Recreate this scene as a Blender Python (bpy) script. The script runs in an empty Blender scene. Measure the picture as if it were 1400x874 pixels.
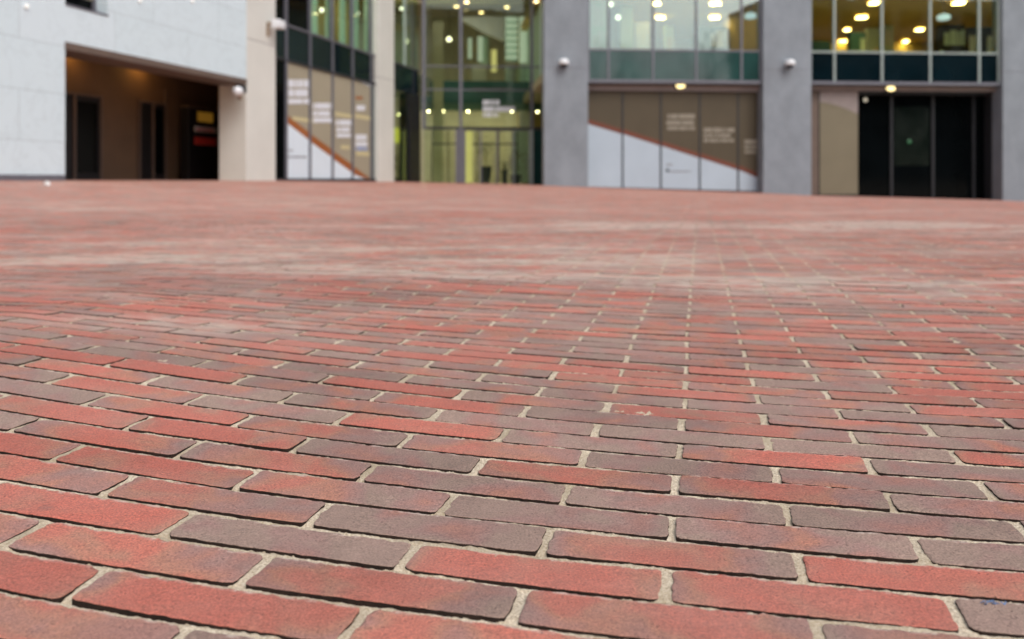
import bpy, math, random
import numpy as np
from mathutils import Vector
C = bpy.context
S = C.scene
R = math.radians
# ------------------------------------------------------------------ camera
F_PX, HOR, EYE = 1143.0, 246.0, 0.3163
cam = bpy.data.cameras.new('camera')
camo = bpy.data.objects.new('camera', cam)
S.collection.objects.link(camo)
camo.location = (0, 0, EYE)
camo.rotation_euler = (R(90), 0, 0)
cam.sensor_width = 36.0
cam.sensor_fit = 'HORIZONTAL'
cam.lens = F_PX / 1400 * 36
cam.shift_y = -(437 - HOR) / 1400
cam.clip_start, cam.clip_end = 0.02, 2000
cam.dof.use_dof = True
cam.dof.focus_distance = 0.86
cam.dof.aperture_fstop = 5.6
S.camera = camo
# ------------------------------------------------------------------ sky
w = bpy.data.worlds.new('World')
S.world = w
w.use_nodes = True
nt = w.node_tree
bg = nt.nodes['Background']
sky = nt.nodes.new('ShaderNodeTexSky')
sky.sky_type = 'NISHITA'
sky.sun_disc = False
SUN_EL, SUN_ROT = R(48), R(150)
sky.sun_elevation = SUN_EL
sky.sun_rotation = SUN_ROT
sky.dust_density = 3.0
hs = nt.nodes.new('ShaderNodeHueSaturation')
hs.inputs['Saturation'].default_value = 0.45
nt.links.new(sky.outputs[0], hs.inputs['Color'])
nt.links.new(hs.outputs[0], bg.inputs['Color'])
bg.inputs['Strength'].default_value = 0.15
# ------------------------------------------------------------------ sun (veiled by cloud)
sl = bpy.data.lights.new('sun', 'SUN')
sl.energy = 1.1
sl.angle = R(35)
sl.color = (1.0, 0.96, 0.9)
so = bpy.data.objects.new('sun', sl)
S.collection.objects.link(so)
sd = Vector((math.sin(SUN_ROT) * math.cos(SUN_EL), math.cos(SUN_ROT) * math.cos(SUN_EL), math.sin(SUN_EL)))
so.rotation_euler = sd.to_track_quat('Z', 'Y').to_euler()
so.location = (0, -10, 30)
# ------------------------------------------------------------------ view
S.render.engine = 'CYCLES'
S.view_settings.view_transform = 'Standard'
S.view_settings.look = 'None'
S.view_settings.exposure = 0.22
S.view_settings.gamma = 1.0
S.render.film_transparent = False
S.cycles.max_bounces = 8
S.cycles.transparent_max_bounces = 24
rnd = random.Random(7)
rng = np.random.default_rng(11)

# ================================================================== materials
def newmat(name):
    m = bpy.data.materials.new(name)
    m.use_nodes = True
    return m, m.node_tree, m.node_tree.nodes['Principled BSDF']

def N(nt, kind, **kw):
    n = nt.nodes.new(kind)
    for k, v in kw.items():
        if k in n.inputs: n.inputs[k].default_value = v
        else: setattr(n, k, v)
    return n

def ramp(nt, src, stops, interp='LINEAR'):
    r = nt.nodes.new('ShaderNodeValToRGB')
    r.color_ramp.interpolation = interp
    e = r.color_ramp.elements
    while len(e) < len(stops): e.new(0.5)
    for i, (p, c) in enumerate(stops):
        e[i].position = p
        e[i].color = (c[0], c[1], c[2], 1) if not isinstance(c, (int, float)) else (c, c, c, 1)
    nt.links.new(src, r.inputs[0])
    return r.outputs[0]

def mixc(nt, fac, a, b, mode='MIX'):
    m = nt.nodes.new('ShaderNodeMix')
    m.data_type = 'RGBA'; m.blend_type = mode
    for sock, v in ((m.inputs[0], fac), (m.inputs[6], a), (m.inputs[7], b)):
        if hasattr(v, 'is_output'): nt.links.new(v, sock)
        elif isinstance(v, (int, float)): sock.default_value = v
        else: sock.default_value = (v[0], v[1], v[2], 1)
    return m.outputs[2]

def mth(nt, op, a, b=None, c=None, clamp=False):
    m = nt.nodes.new('ShaderNodeMath'); m.operation = op; m.use_clamp = clamp
    for i, v in enumerate((a, b, c)):
        if v is None: continue
        if hasattr(v, 'is_output'): nt.links.new(v, m.inputs[i])
        else: m.inputs[i].default_value = v
    return m.outputs[0]

def surf(name, col, rough=0.7, var=0.12, scale=3.0, fine=60.0, bump=0.15, spec=0.4, metal=0.0, stretch=(1, 1, 1), bdist=0.004, tint=None):
    """procedural surface: broad blotches, fine grain, bump and uneven gloss"""
    m, nt, b = newmat(name)
    tc = N(nt, 'ShaderNodeTexCoord')
    mp = N(nt, 'ShaderNodeMapping', Scale=stretch)
    nt.links.new(tc.outputs['Object'], mp.inputs[0])
    n1 = N(nt, 'ShaderNodeTexNoise', Scale=scale, Detail=6.0, Roughness=0.6)
    n2 = N(nt, 'ShaderNodeTexNoise', Scale=fine, Detail=4.0, Roughness=0.6)
    nt.links.new(mp.outputs[0], n1.inputs[0]); nt.links.new(mp.outputs[0], n2.inputs[0])
    lo = [max(0, c * (1 - var)) for c in col]
    hi = [min(1, c * (1 + var)) for c in (tint or col)]
    c1 = ramp(nt, n1.outputs[0], [(0.3, lo), (0.7, hi)])
    c2 = ramp(nt, n2.outputs[0], [(0.3, 1 - var * .6), (0.7, 1.0)])
    nt.links.new(mixc(nt, 1.0, c1, c2, 'MULTIPLY'), b.inputs['Base Color'])
    rr = ramp(nt, n1.outputs[0], [(0.3, max(0, rough - .08)), (0.7, min(1, rough + .08))])
    nt.links.new(rr, b.inputs['Roughness'])
    b.inputs['Specular IOR Level'].default_value = spec
    b.inputs['Metallic'].default_value = metal
    if bump:
        bp = N(nt, 'ShaderNodeBump', Strength=bump, Distance=bdist)
        nt.links.new(n2.outputs[0], bp.inputs['Height'])
        nt.links.new(bp.outputs[0], b.inputs['Normal'])
    return m

def emis(name, col, strength):
    m, nt, b = newmat(name)
    b.inputs['Base Color'].default_value = (*[c * .4 for c in col], 1)
    b.inputs['Emission Color'].default_value = (*col, 1)
    b.inputs['Emission Strength'].default_value = strength
    n = N(nt, 'ShaderNodeTexNoise', Scale=40.0)
    nt.links.new(ramp(nt, n.outputs[0], [(0, .35), (1, .5)]), b.inputs['Roughness'])
    return m

def glass(name, tint, refl=0.12, rough=0.015):
    m = bpy.data.materials.new(name); m.use_nodes = True
    nt = m.node_tree; nt.nodes.clear()
    out = N(nt, 'ShaderNodeOutputMaterial')
    tr = N(nt, 'ShaderNodeBsdfTransparent'); tr.inputs[0].default_value = (*tint, 1)
    gl = N(nt, 'ShaderNodeBsdfGlossy', Roughness=rough); gl.inputs[0].default_value = (.86, .95, .93, 1)
    fr = N(nt, 'ShaderNodeFresnel', IOR=1.5)
    # the pane is a thin slab: the Fresnel node inverts its index on back faces, so hand it the inverse there
    gb = N(nt, 'ShaderNodeNewGeometry')
    nt.links.new(mth(nt, 'ADD', 1.5, mth(nt, 'MULTIPLY', gb.outputs['Backfacing'], 1 / 1.5 - 1.5)), fr.inputs['IOR'])
    f = mth(nt, 'ADD', fr.outputs[0], refl, clamp=True)
    tc = N(nt, 'ShaderNodeTexCoord')
    nz = N(nt, 'ShaderNodeTexNoise', Scale=0.9, Detail=1.0)
    nt.links.new(tc.outputs['Object'], nz.inputs[0])
    bp = N(nt, 'ShaderNodeBump', Strength=0.10, Distance=0.03)
    nt.links.new(nz.outputs[0], bp.inputs['Height']); nt.links.new(bp.outputs[0], gl.inputs['Normal'])
    mx = N(nt, 'ShaderNodeMixShader')
    nt.links.new(f, mx.inputs[0]); nt.links.new(tr.outputs[0], mx.inputs[1]); nt.links.new(gl.outputs[0], mx.inputs[2])
    nt.links.new(mx.outputs[0], out.inputs[0])
    return m

def dark_glass(name, col, rough=0.04, spec=0.6):
    m, nt, b = newmat(name)
    tc = N(nt, 'ShaderNodeTexCoord')
    nz = N(nt, 'ShaderNodeTexNoise', Scale=0.7, Detail=2.0)
    nt.links.new(tc.outputs['Object'], nz.inputs[0])
    nt.links.new(ramp(nt, nz.outputs[0], [(.3, [c * .7 for c in col]), (.7, [c * 1.25 for c in col])]), b.inputs['Base Color'])
    b.inputs['Roughness'].default_value = rough
    b.inputs['Specular IOR Level'].default_value = spec
    bp = N(nt, 'ShaderNodeBump', Strength=0.12, Distance=0.03)
    nt.links.new(nz.outputs[0], bp.inputs['Height']); nt.links.new(bp.outputs[0], b.inputs['Normal'])
    return m

def stone_panels(name, col, tint):
    """pale veined stone cladding with thin bed joints, laid along the wall"""
    m, nt, b = newmat(name)
    uv = N(nt, 'ShaderNodeUVMap'); uv.uv_map = 'UVMap'
    br = N(nt, 'ShaderNodeTexBrick')
    br.offset = 0.5
    br.inputs['Scale'].default_value = 1.0
    br.inputs['Brick Width'].default_value = 2.7
    br.inputs['Row Height'].default_value = 1.03
    br.inputs['Mortar Size'].default_value = 0.007
    br.inputs['Mortar Smooth'].default_value = 0.3
    br.inputs['Color1'].default_value = (*col, 1)
    br.inputs['Color2'].default_value = (*tint, 1)
    br.inputs['Mortar'].default_value = (*[c * .62 for c in col], 1)
    nt.links.new(uv.outputs[0], br.inputs[0])
    n = N(nt, 'ShaderNodeTexNoise', Scale=1.1, Detail=8.0, Roughness=0.65, Distortion=1.6)
    nt.links.new(uv.outputs[0], n.inputs[0])
    veins = ramp(nt, n.outputs[0], [(.0, .97), (.47, 1.0), (.5, .91), (.53, 1.0), (1, .95)])
    nt.links.new(mixc(nt, 1.0, br.outputs[0], veins, 'MULTIPLY'), b.inputs['Base Color'])
    b.inputs['Roughness'].default_value = 0.35
    b.inputs['Specular IOR Level'].default_value = 0.5
    bp = N(nt, 'ShaderNodeBump', Strength=0.4, Distance=0.01)
    nt.links.new(mth(nt, 'SUBTRACT', 1.0, br.outputs['Fac']), bp.inputs['Height'])
    nt.links.new(bp.outputs[0], b.inputs['Normal'])
    return m

M = {}
M['stone'] = stone_panels('pale_stone', (.66, .77, .825), (.69, .79, .85))
M['cream'] = surf('cream_stone', (.67, .665, .62), .6, .05, .8, 30, .1)
M['concrete'] = surf('grey_concrete', (.232, .258, .292), .75, .16, 1.3, 22, .35, stretch=(1, 1, .7))
M['frame'] = surf('grey_frame_metal', (.17, .17, .20), .45, .08, 5, 80, .05, metal=.3)
M['darkframe'] = surf('dark_frame_metal', (.035, .037, .042), .45, .08, 5, 80, .05, metal=.3)
M['paleframe'] = surf('pale_green_frame', (.36, .42, .40), .45, .08, 5, 80, .05)
M['fascia'] = surf('taupe_fascia', (.27, .225, .215), .6, .1, 2, 50, .1)
M['soffit'] = surf('brown_soffit', (.14, .10, .08), .6, .12, 2, 50, .1)
M['passage'] = surf('passage_plaster', (.14, .085, .05), .7, .15, 1.2, 30, .1)
M['black'] = surf('near_black_paint', (.010, .010, .012), .5, .1, 4, 60, .05)
M['spandrel'] = dark_glass('teal_spandrel_glass', (.003, .010, .014), .05, .35)
M['spandrel2'] = dark_glass('teal_mirror_glass', (.016, .055, .050), .05, .7)
M['spandrel2'].node_tree.nodes['Principled BSDF'].inputs['IOR'].default_value = 1.52
M['blackglass'] = dark_glass('black_glass', (.002, .003, .0035), .08, .08)
M['glass'] = glass('window_glass', (.82, .90, .83), .04)
M['atrium_glass'] = glass('entrance_glass', (.86, .90, .78), .01)
M['mirror_glass'] = glass('bright_window_glass', (.84, .93, .89), .17)
M['board_taupe'] = surf('taupe_board', (.36, .32, .235), .55, .05, 1, 40, .03)
M['board_mid'] = surf('mid_taupe_board', (.185, .16, .108), .5, .06, 1, 40, .03, spec=.3)
M['board_dark'] = surf('umber_board', (.085, .067, .042), .5, .08, 1, 40, .03, spec=.3)
M['board_white'] = surf('white_board', (.71, .80, .88), .45, .03, 1, 40, .03)
M['board_grey'] = surf('pale_grey_board', (.41, .485, .56), .45, .04, 1, 40, .03)
M['board_orange'] = surf('rust_stripe', (.34, .115, .035), .5, .06, 2, 40, .03)
M['board_rust'] = surf('dark_rust_stripe', (.15, .045, .025), .5, .06, 2, 40, .03)
M['letter'] = surf('white_lettering', (.74, .76, .82), .5, .03, 5, 60, 0)
M['letter_faint'] = surf('faint_lettering', (.27, .24, .19), .5, .03, 5, 60, 0)
M['letter_grey'] = surf('grey_lettering', (.30, .31, .34), .5, .03, 5, 60, 0)
M['letter_blue'] = surf('blue_lettering', (.33, .40, .62), .5, .03, 5, 60, 0)
M['sand'] = surf('pale_yellow_label', (.60, .53, .30), .5, .03, 5, 60, 0)
M['wall_yellow'] = surf('warm_lobby_wall', (.54, .53, .40), .6, .18, .6, 20, .05)
M['wall_office'] = surf('ochre_office_wall', (.50, .38, .13), .7, .12, .5, 20, .05)
M['ceiling_office'] = surf('office_ceiling', (.74, .56, .22), .8, .10, .7, 20, .05)
M['ceiling_lobby'] = surf('lobby_ceiling', (.30, .25, .15), .8, .08, .7, 20, .05)
M['white'] = surf('white_paint', (.78, .80, .78), .5, .05, 3, 50, .05)
M['palegreen'] = surf('pale_green_panel', (.62, .80, .70), .5, .06, 1.5, 40, .05)
M['teal'] = surf('teal_panel', (.06, .17, .18), .4, .12, 1.5, 40, .05)
M['floor_in'] = surf('lobby_floor', (.20, .19, .14), .3, .1, 1.5, 40, .05)
M['floor_office'] = surf('office_floor', (.55, .47, .30), .4, .1, 1.5, 40, .05)
M['lamp_warm'] = emis('warm_lamp', (1.0, .74, .36), 7)
M['lamp_panel'] = emis('warm_panel_lamp', (1.0, .66, .22), 30)
M['lamp_white'] = emis('white_lamp', (1.0, .93, .70), 4)
M['lamp_soft'] = emis('soft_wall_lamp', (1.0, .98, .92), .75)
M['lamp_lobby'] = emis('lobby_small_lamp', (1.0, .86, .52), 40)
M['fill_strip'] = emis('lobby_fill_strip', (1.0, .90, .66), 15)  # added fill to brighten the lobby
M['fill_wing'] = emis('wing_fill_panel', (1.0, .90, .55), 9)  # added fill to brighten the wing interior
M['pale_glow'] = emis('pale_glow_panel', (.80, .95, .82), .42)  # added glow for lobby parts that are no lamps
M['lamp_cool'] = emis('cool_lamp', (.80, .95, 1.0), .8)
M['lamp_bulk'] = emis('bulkhead_lamp', (1.0, .78, .36), 2.2)
M['lamp_amber'] = emis('amber_lamp', (1.0, .52, .12), 10)
M['lamp_green'] = emis('green_lamp', (.15, .75, .30), .10); M['lamp_green'].node_tree.nodes['Principled BSDF'].inputs['Base Color'].default_value = (.01, .04, .015, 1)
M['reflection_glow'] = emis('lamp_reflection_glow', (1.0, .90, .70), .5)  # glow for a lamp reflection in glass
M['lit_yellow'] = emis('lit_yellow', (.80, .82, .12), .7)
M['wall_glow'] = emis('wall_glow_strip', (.95, .85, .35), .55)  # lamplight on lobby wall and column put in as emission
M['sign_yellow'] = emis('backlit_yellow', (.55, .27, .03), .16)
M['sign_white'] = surf('sign_white', (.85, .82, .85), .5, .05, 3, 50, 0)
M['sign_red'] = surf('sign_red', (.70, .06, .05), .5, .05, 3, 50, 0)
M['cam_white'] = surf('camera_white_plastic', (.78, .80, .83), .35, .03, 8, 90, .02)
M['cam_dark'] = surf('camera_dark_dome', (.03, .035, .045), .15, .05, 8, 90, 0)
M['stain'] = surf('rusty_bracket', (.30, .22, .15), .8, .2, 12, 60, .1)
M['leaf'] = surf('plant_leaf', (.035, .07, .022), .5, .3, 6, 60, .05)
M['leaf_dry'] = surf('plant_leaf_yellow', (.20, .17, .05), .5, .3, 6, 60, .05)
M['pot'] = surf('planter_grey', (.06, .07, .08), .5, .1, 4, 60, .05)
M['wood_dark'] = surf('dark_shelf_wood', (.03, .028, .022), .5, .1, 4, 60, .05)
M['film_teal'] = surf('dark_teal_film', (.003, .009, .009), .2, .2, 1, 20, .02)
M['film_green'] = surf('dark_green_film', (.002, .006, .004), .2, .2, 1, 20, .02)
M['film_mid'] = surf('gallery_green', (.16, .27, .22), .5, .1, 1, 20, .02)
M['bark'] = surf('bare_bark', (.06, .052, .045), .9, .25, 8, 50, .3)
M['far_wall'] = surf('opposite_wall', (.16, .165, .17), .7, .15, .3, 10, .1)
M['paper'] = surf('white_paper', (.85, .85, .84), .6, .03, 30, 200, .1)
M['scrap_blue'] = surf('blue_scrap_plastic', (.16, .24, .42), .5, .35, 160, 500, .2)

# ---------------------------------------------------------------- brick + sand
def dust_sheen_nodes(nt):
    """sand dust in drifts on the paving, plus far sky sheen painted as dust (world metres)"""
    g = N(nt, 'ShaderNodeNewGeometry')
    pos = g.outputs['Position']
    sx = N(nt, 'ShaderNodeSeparateXYZ'); nt.links.new(pos, sx.inputs[0])
    X, Y = sx.outputs[0], sx.outputs[1]
    def blob(cx, cy, rx, ry, amp):
        a = mth(nt, 'POWER', mth(nt, 'ABSOLUTE', mth(nt, 'DIVIDE', mth(nt, 'SUBTRACT', X, cx), rx)), 2.0)
        b = mth(nt, 'POWER', mth(nt, 'ABSOLUTE', mth(nt, 'DIVIDE', mth(nt, 'SUBTRACT', Y, cy), ry)), 2.0)
        e = mth(nt, 'EXPONENT', mth(nt, 'MULTIPLY', mth(nt, 'ADD', a, b), -1.0))
        return mth(nt, 'MULTIPLY', e, amp)
    tot = None
    for args in DUST_SHEEN:
        v = blob(*args)
        tot = v if tot is None else mth(nt, 'ADD', tot, v)
    mp = N(nt, 'ShaderNodeMapping', Scale=(.55, 1.5, 1)); nt.links.new(pos, mp.inputs[0])
    n = N(nt, 'ShaderNodeTexNoise', Scale=1.6, Detail=6.0, Roughness=0.65)
    nt.links.new(mp.outputs[0], n.inputs[0])
    base = mth(nt, 'MULTIPLY', mth(nt, 'SUBTRACT', n.outputs[0], .40), 1.6)
    nn = mth(nt, 'ADD', mth(nt, 'MULTIPLY', mth(nt, 'SUBTRACT', n.outputs[0], .36), 3.0, clamp=True), .22)
    s = mth(nt, 'ADD', mth(nt, 'MULTIPLY', nn, tot), mth(nt, 'MAXIMUM', mth(nt, 'MULTIPLY', base, .6), 0.0))
    return mth(nt, 'MINIMUM', s, .85), pos
DUST_SHEEN = [(2.2, 5.8, 2.6, .55, 1.3), (1.2, 2.62, 1.0, .14, 1.4), (-.05, 2.76, .40, .07, 1.5), (-1.0, 3.4, .9, .35, .6), (-.62, 1.72, .42, .16, .55),
        (.45, 3.6, .8, .5, .30), (4.5, 8.5, 5, 1.5, .35), (-3, 11, 4, 2.5, .35), (-1.2, 4.2, 1.2, .6, .3), (0, 20, 45, 13, .46), (-6, 8.5, 5, .9, .35), (0, 4.5, 5, 2.0, .30), (.4, 2.6, 3, 1.0, .24), (-1.5, 3.1, 1.5, .35, .28)]  # the wide far entry paints pale grazing sky sheen into the colour

def brick_material():
    m, nt, b = newmat('clinker_brick')
    at = N(nt, 'ShaderNodeAttribute'); at.attribute_name = 'brick'
    sp = N(nt, 'ShaderNodeSeparateColor'); nt.links.new(at.outputs['Color'], sp.inputs[0])
    bias, rr, u, v = sp.outputs[0], sp.outputs[1], sp.outputs[2], at.outputs['Alpha']
    dust, pos = dust_sheen_nodes(nt)
    off = N(nt, 'ShaderNodeCombineXYZ'); nt.links.new(mth(nt, 'MULTIPLY', rr, 61.0), off.inputs[2]); nt.links.new(mth(nt, 'MULTIPLY', rr, 17.0), off.inputs[0])
    va = N(nt, 'ShaderNodeVectorMath'); va.operation = 'ADD'
    nt.links.new(pos, va.inputs[0]); nt.links.new(off.outputs[0], va.inputs[1])
    n1 = N(nt, 'ShaderNodeTexNoise', Scale=11.0, Detail=2.5, Roughness=0.5, Distortion=.5)
    nt.links.new(va.outputs[0], n1.inputs[0])
    # kiln flash: ends and one side of the brick burn purple
    endf = mth(nt, 'POWER', mth(nt, 'ABSOLUTE', u), 3.0)
    t = mth(nt, 'ADD', mth(nt, 'MULTIPLY', bias, .95), mth(nt, 'MULTIPLY', mth(nt, 'SUBTRACT', n1.outputs[0], .5), 2.15))
    t = mth(nt, 'SUBTRACT', t, mth(nt, 'MULTIPLY', endf, .42))
    t = mth(nt, 'ADD', t, .10, clamp=True)
    n1b = N(nt, 'ShaderNodeTexNoise', Scale=26.0, Detail=3.0)
    nt.links.new(va.outputs[0], n1b.inputs[0])
    t = mth(nt, 'ADD', t, mth(nt, 'MULTIPLY', mth(nt, 'SUBTRACT', n1b.outputs[0], .5), .30), clamp=True)
    red = ramp(nt, t, [(0.0, (.325, .222, .175)), (.20, (.325, .190, .162)), (.40, (.370, .175, .140)), (.56, (.44, .190, .125)), (.72, (.49, .155, .106)), (1.0, (.53, .140, .096))])
    shade = ramp(nt, rr, [(0, .88), (1, 1.16)])
    c = mixc(nt, 1.0, red, shade, 'MULTIPLY')
    n2 = N(nt, 'ShaderNodeTexNoise', Scale=520.0, Detail=3.0, Roughness=.7)
    nt.links.new(va.outputs[0], n2.inputs[0])
    grain = ramp(nt, n2.outputs[0], [(.32, .56), (.5, 1.0), (.68, 1.42)])
    c = mixc(nt, 1.0, c, grain, 'MULTIPLY')
    n3 = N(nt, 'ShaderNodeTexNoise', Scale=95.0, Detail=4.0, Roughness=.7)
    nt.links.new(va.outputs[0], n3.inputs[0])
    c = mixc(nt, 1.0, c, ramp(nt, n3.outputs[0], [(.3, .88), (.7, 1.10)]), 'MULTIPLY')
    # fired pits, grit scars and old gum or tar spots
    vp = N(nt, 'ShaderNodeTexVoronoi', Scale=210.0); nt.links.new(va.outputs[0], vp.inputs[0])
    pit = mth(nt, 'MULTIPLY', ramp(nt, vp.outputs['Distance'], [(.10, 1.0), (.26, 0.0)]), ramp(nt, n3.outputs[0], [(.46, 0.0), (.56, 1.0)]))
    c = mixc(nt, mth(nt, 'MULTIPLY', pit, .55), c, (.07, .035, .028))
    vg = N(nt, 'ShaderNodeTexVoronoi', Scale=7.0); nt.links.new(pos, vg.inputs[0])
    gum = mth(nt, 'MULTIPLY', ramp(nt, vg.outputs['Distance'], [(.045, 1.0), (.075, 0.0)]), .35)
    c = mixc(nt, gum, c, (.10, .085, .075))
    nst = N(nt, 'ShaderNodeTexNoise', Scale=3.3, Detail=5.0, Roughness=.65); nt.links.new(pos, nst.inputs[0])
    c = mixc(nt, 1.0, c, ramp(nt, nst.outputs[0], [(.32, .80), (.55, 1.0), (.75, 1.08)]), 'MULTIPLY')
    # a damp, oily stain across the left centre
    sxy = N(nt, 'ShaderNodeSeparateXYZ'); nt.links.new(pos, sxy.inputs[0])
    ex = mth(nt, 'POWER', mth(nt, 'ABSOLUTE', mth(nt, 'DIVIDE', mth(nt, 'ADD', sxy.outputs[0], .85), .62)), 2.0)
    ey = mth(nt, 'POWER', mth(nt, 'ABSOLUTE', mth(nt, 'DIVIDE', mth(nt, 'SUBTRACT', sxy.outputs[1], 2.42), .26)), 2.0)
    stn = mth(nt, 'EXPONENT', mth(nt, 'MULTIPLY', mth(nt, 'ADD', ex, ey), -1.0))
    stn = mth(nt, 'MULTIPLY', stn, ramp(nt, nst.outputs[0], [(.35, .2), (.6, .85)]))
    c = mixc(nt, mth(nt, 'MULTIPLY', stn, .6), c, (.13, .075, .062))
    # pale specks and rubbed lime
    sc = ramp(nt, n3.outputs[0], [(.64, 0.0), (.76, .55)])
    sc = mth(nt, 'MULTIPLY', sc, ramp(nt, n2.outputs[0], [(.45, 0.0), (.6, 1.0)]))
    c = mixc(nt, mth(nt, 'MULTIPLY', sc, .5), c, (.50, .43, .36))
    # dust carried over the edge
    ev = mth(nt, 'POWER', mth(nt, 'ABSOLUTE', v), 8.0)
    edge = mth(nt, 'MULTIPLY', mth(nt, 'POWER', mth(nt, 'MAXIMUM', v, 0.0), 14.0), ramp(nt, n3.outputs[0], [(.42, .0), (.60, .75)]))
    n4 = N(nt, 'ShaderNodeTexNoise', Scale=14.0, Detail=5.0, Roughness=.7)
    nt.links.new(pos, n4.inputs[0])
    dd = mth(nt, 'MULTIPLY', dust, ramp(nt, n4.outputs[0], [(.3, .35), (.65, 1.0)]))
    dd = mth(nt, 'MAXIMUM', dd, edge)
    sandc = mixc(nt, ramp(nt, dd, [(.30, 0.0), (.70, 1.0)]), (.60, .395, .335), (.64, .535, .45))
    c = mixc(nt, mth(nt, 'MINIMUM', dd, .8), c, sandc)
    nt.links.new(c, b.inputs['Base Color'])
    nt.links.new(ramp(nt, n3.outputs[0], [(.3, .56), (.7, .76)]), b.inputs['Roughness'])
    b.inputs['Specular IOR Level'].default_value = .45
    h = mth(nt, 'SUBTRACT', mth(nt, 'ADD', n2.outputs[0], mth(nt, 'MULTIPLY', n3.outputs[0], 2.2)), mth(nt, 'MULTIPLY', pit, 1.2))
    bp = N(nt, 'ShaderNodeBump', Strength=.7, Distance=.0011)
    nt.links.new(h, bp.inputs['Height']); nt.links.new(bp.outputs[0], b.inputs['Normal'])
    return m

def sand_material():
    m, nt, b = newmat('joint_sand')
    g = N(nt, 'ShaderNodeNewGeometry')
    n = N(nt, 'ShaderNodeTexNoise', Scale=420.0, Detail=3.0, Roughness=.75)
    n2 = N(nt, 'ShaderNodeTexNoise', Scale=9.0, Detail=4.0)
    vo = N(nt, 'ShaderNodeTexVoronoi', Scale=380.0)
    for q in (n, n2, vo): nt.links.new(g.outputs['Position'], q.inputs[0])
    c = ramp(nt, n.outputs[0], [(.30, (.36, .27, .18)), (.5, (.66, .55, .41)), (.68, (.86, .76, .61))])
    c = mixc(nt, ramp(nt, n2.outputs[0], [(.40, 0.0), (.66, .62)]), c, (.36, .28, .18))
    nt.links.new(c, b.inputs['Base Color'])
    b.inputs['Roughness'].default_value = .9
    b.inputs['Specular IOR Level'].default_value = .25
    h = mth(nt, 'ADD', n.outputs[0], vo.outputs[0])
    bp = N(nt, 'ShaderNodeBump', Strength=.6, Distance=.0015)
    nt.links.new(h, bp.inputs['Height']); nt.links.new(bp.outputs[0], b.inputs['Normal'])
    return m
M['brick'] = brick_material()
M['brick_side'] = surf('shaded_grimy_brick_flank', (.028, .015, .010), .95, .5, 60, 300, .4)  # near-black: joint shade as well as grime put into the colour
M['joint'] = sand_material()

# ================================================================== wall lines
def unit(x, y):
    l = math.hypot(x, y); return (x / l, y / l)
LD = unit(.2625, 1.0)                       # the pale wing runs away to the right
LN = (LD[1], -LD[0])
LO = (-.3176 * 24.7, 24.7)
FD = unit(1.0, .069)                        # the pillared front
FN = (FD[1], -FD[0])
FO = ((803 - 700) / F_PX * 34.2, 34.2)
def hit(o, d, n, px, off=0.0):
    """distance along a wall line (shifted by off along its normal) seen at column px"""
    a = (px - 700) / F_PX
    ox, oy = o[0] + n[0] * off, o[1] + n[1] * off
    return (a * oy - ox) / (d[0] - a * d[1])
def tL(px, off=0.0): return hit(LO, LD, LN, px, off)
def sF(px, off=0.0): return hit(FO, FD, FN, px, off)
def depL(px, off=0.0): return LO[1] + LN[1] * off + LD[1] * tL(px, off)
def depF(px, off=0.0): return FO[1] + FN[1] * off + FD[1] * sF(px, off)
def zat(py, dep): return EYE + (HOR - py) / F_PX * dep
tE = tL(578)                                # where the entrance glazing starts on the wing line
EO = (LO[0] + LD[0] * tE, LO[1] + LD[1] * tE)
def uE(px, off=0.0): return hit(EO, FD, FN, px, off)
def depE(px, off=0.0): return EO[1] + FN[1] * off + FD[1] * uE(px, off)

# ================================================================== ground relief
_px = np.array([-400, 0, 200, 337, 380, 540, 580, 745, 806, 1043, 1109, 1358, 1400, 1700], float)
_py = np.array([247, 247, 247, 247.2, 247.3, 248.6, 249.6, 254, 256.3, 264.3, 267.8, 274.5, 277, 284], float)
_dp = np.array([10.5, depL(0), depL(200), depL(337), depL(380), depL(540), 38.8, depF(745), depF(806), depF(1043), depF(1109), depF(1358), depF(1400), depF(1700)])
_zz = EYE - (_py - HOR) / F_PX * _dp
_aa = (_px - 700) / F_PX
def relief(X, Y):
    X = np.asarray(X, float); Y = np.asarray(Y, float)
    Xc = np.clip(X, -1, 1); Yc = np.clip(Y, .2, 1.4)
    near = (-.0018 * Xc + .0254 * Xc * Xc - .022 * Xc * Yc) * np.clip((3 - Y) / 1.7, 0, 1)
    a = X / np.maximum(Y, 1.0)
    a = np.clip(a, _aa[0], _aa[-1])
    zb = np.interp(a, _aa, _zz); db = np.interp(a, _aa, _dp)
    s = np.clip((Y - 4.0) / (db - 4.0), 0, 1)
    s = s * s * (1.5 - .5 * s)
    und = .0045 * np.sin(X * 2.1 + 1.0 + Y * .7) * np.sin(Y * 2.6 + .4) * np.clip((Y - 1.6) / .8, 0, 1) * np.clip((12 - Y) / 6, 0, 1)
    lip = .010 * np.exp(-((Y - 2.52 - .04 * X) / .16) ** 2) * np.exp(-((X - .1) / 1.1) ** 2)
    return near + zb * s + und + lip

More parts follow.
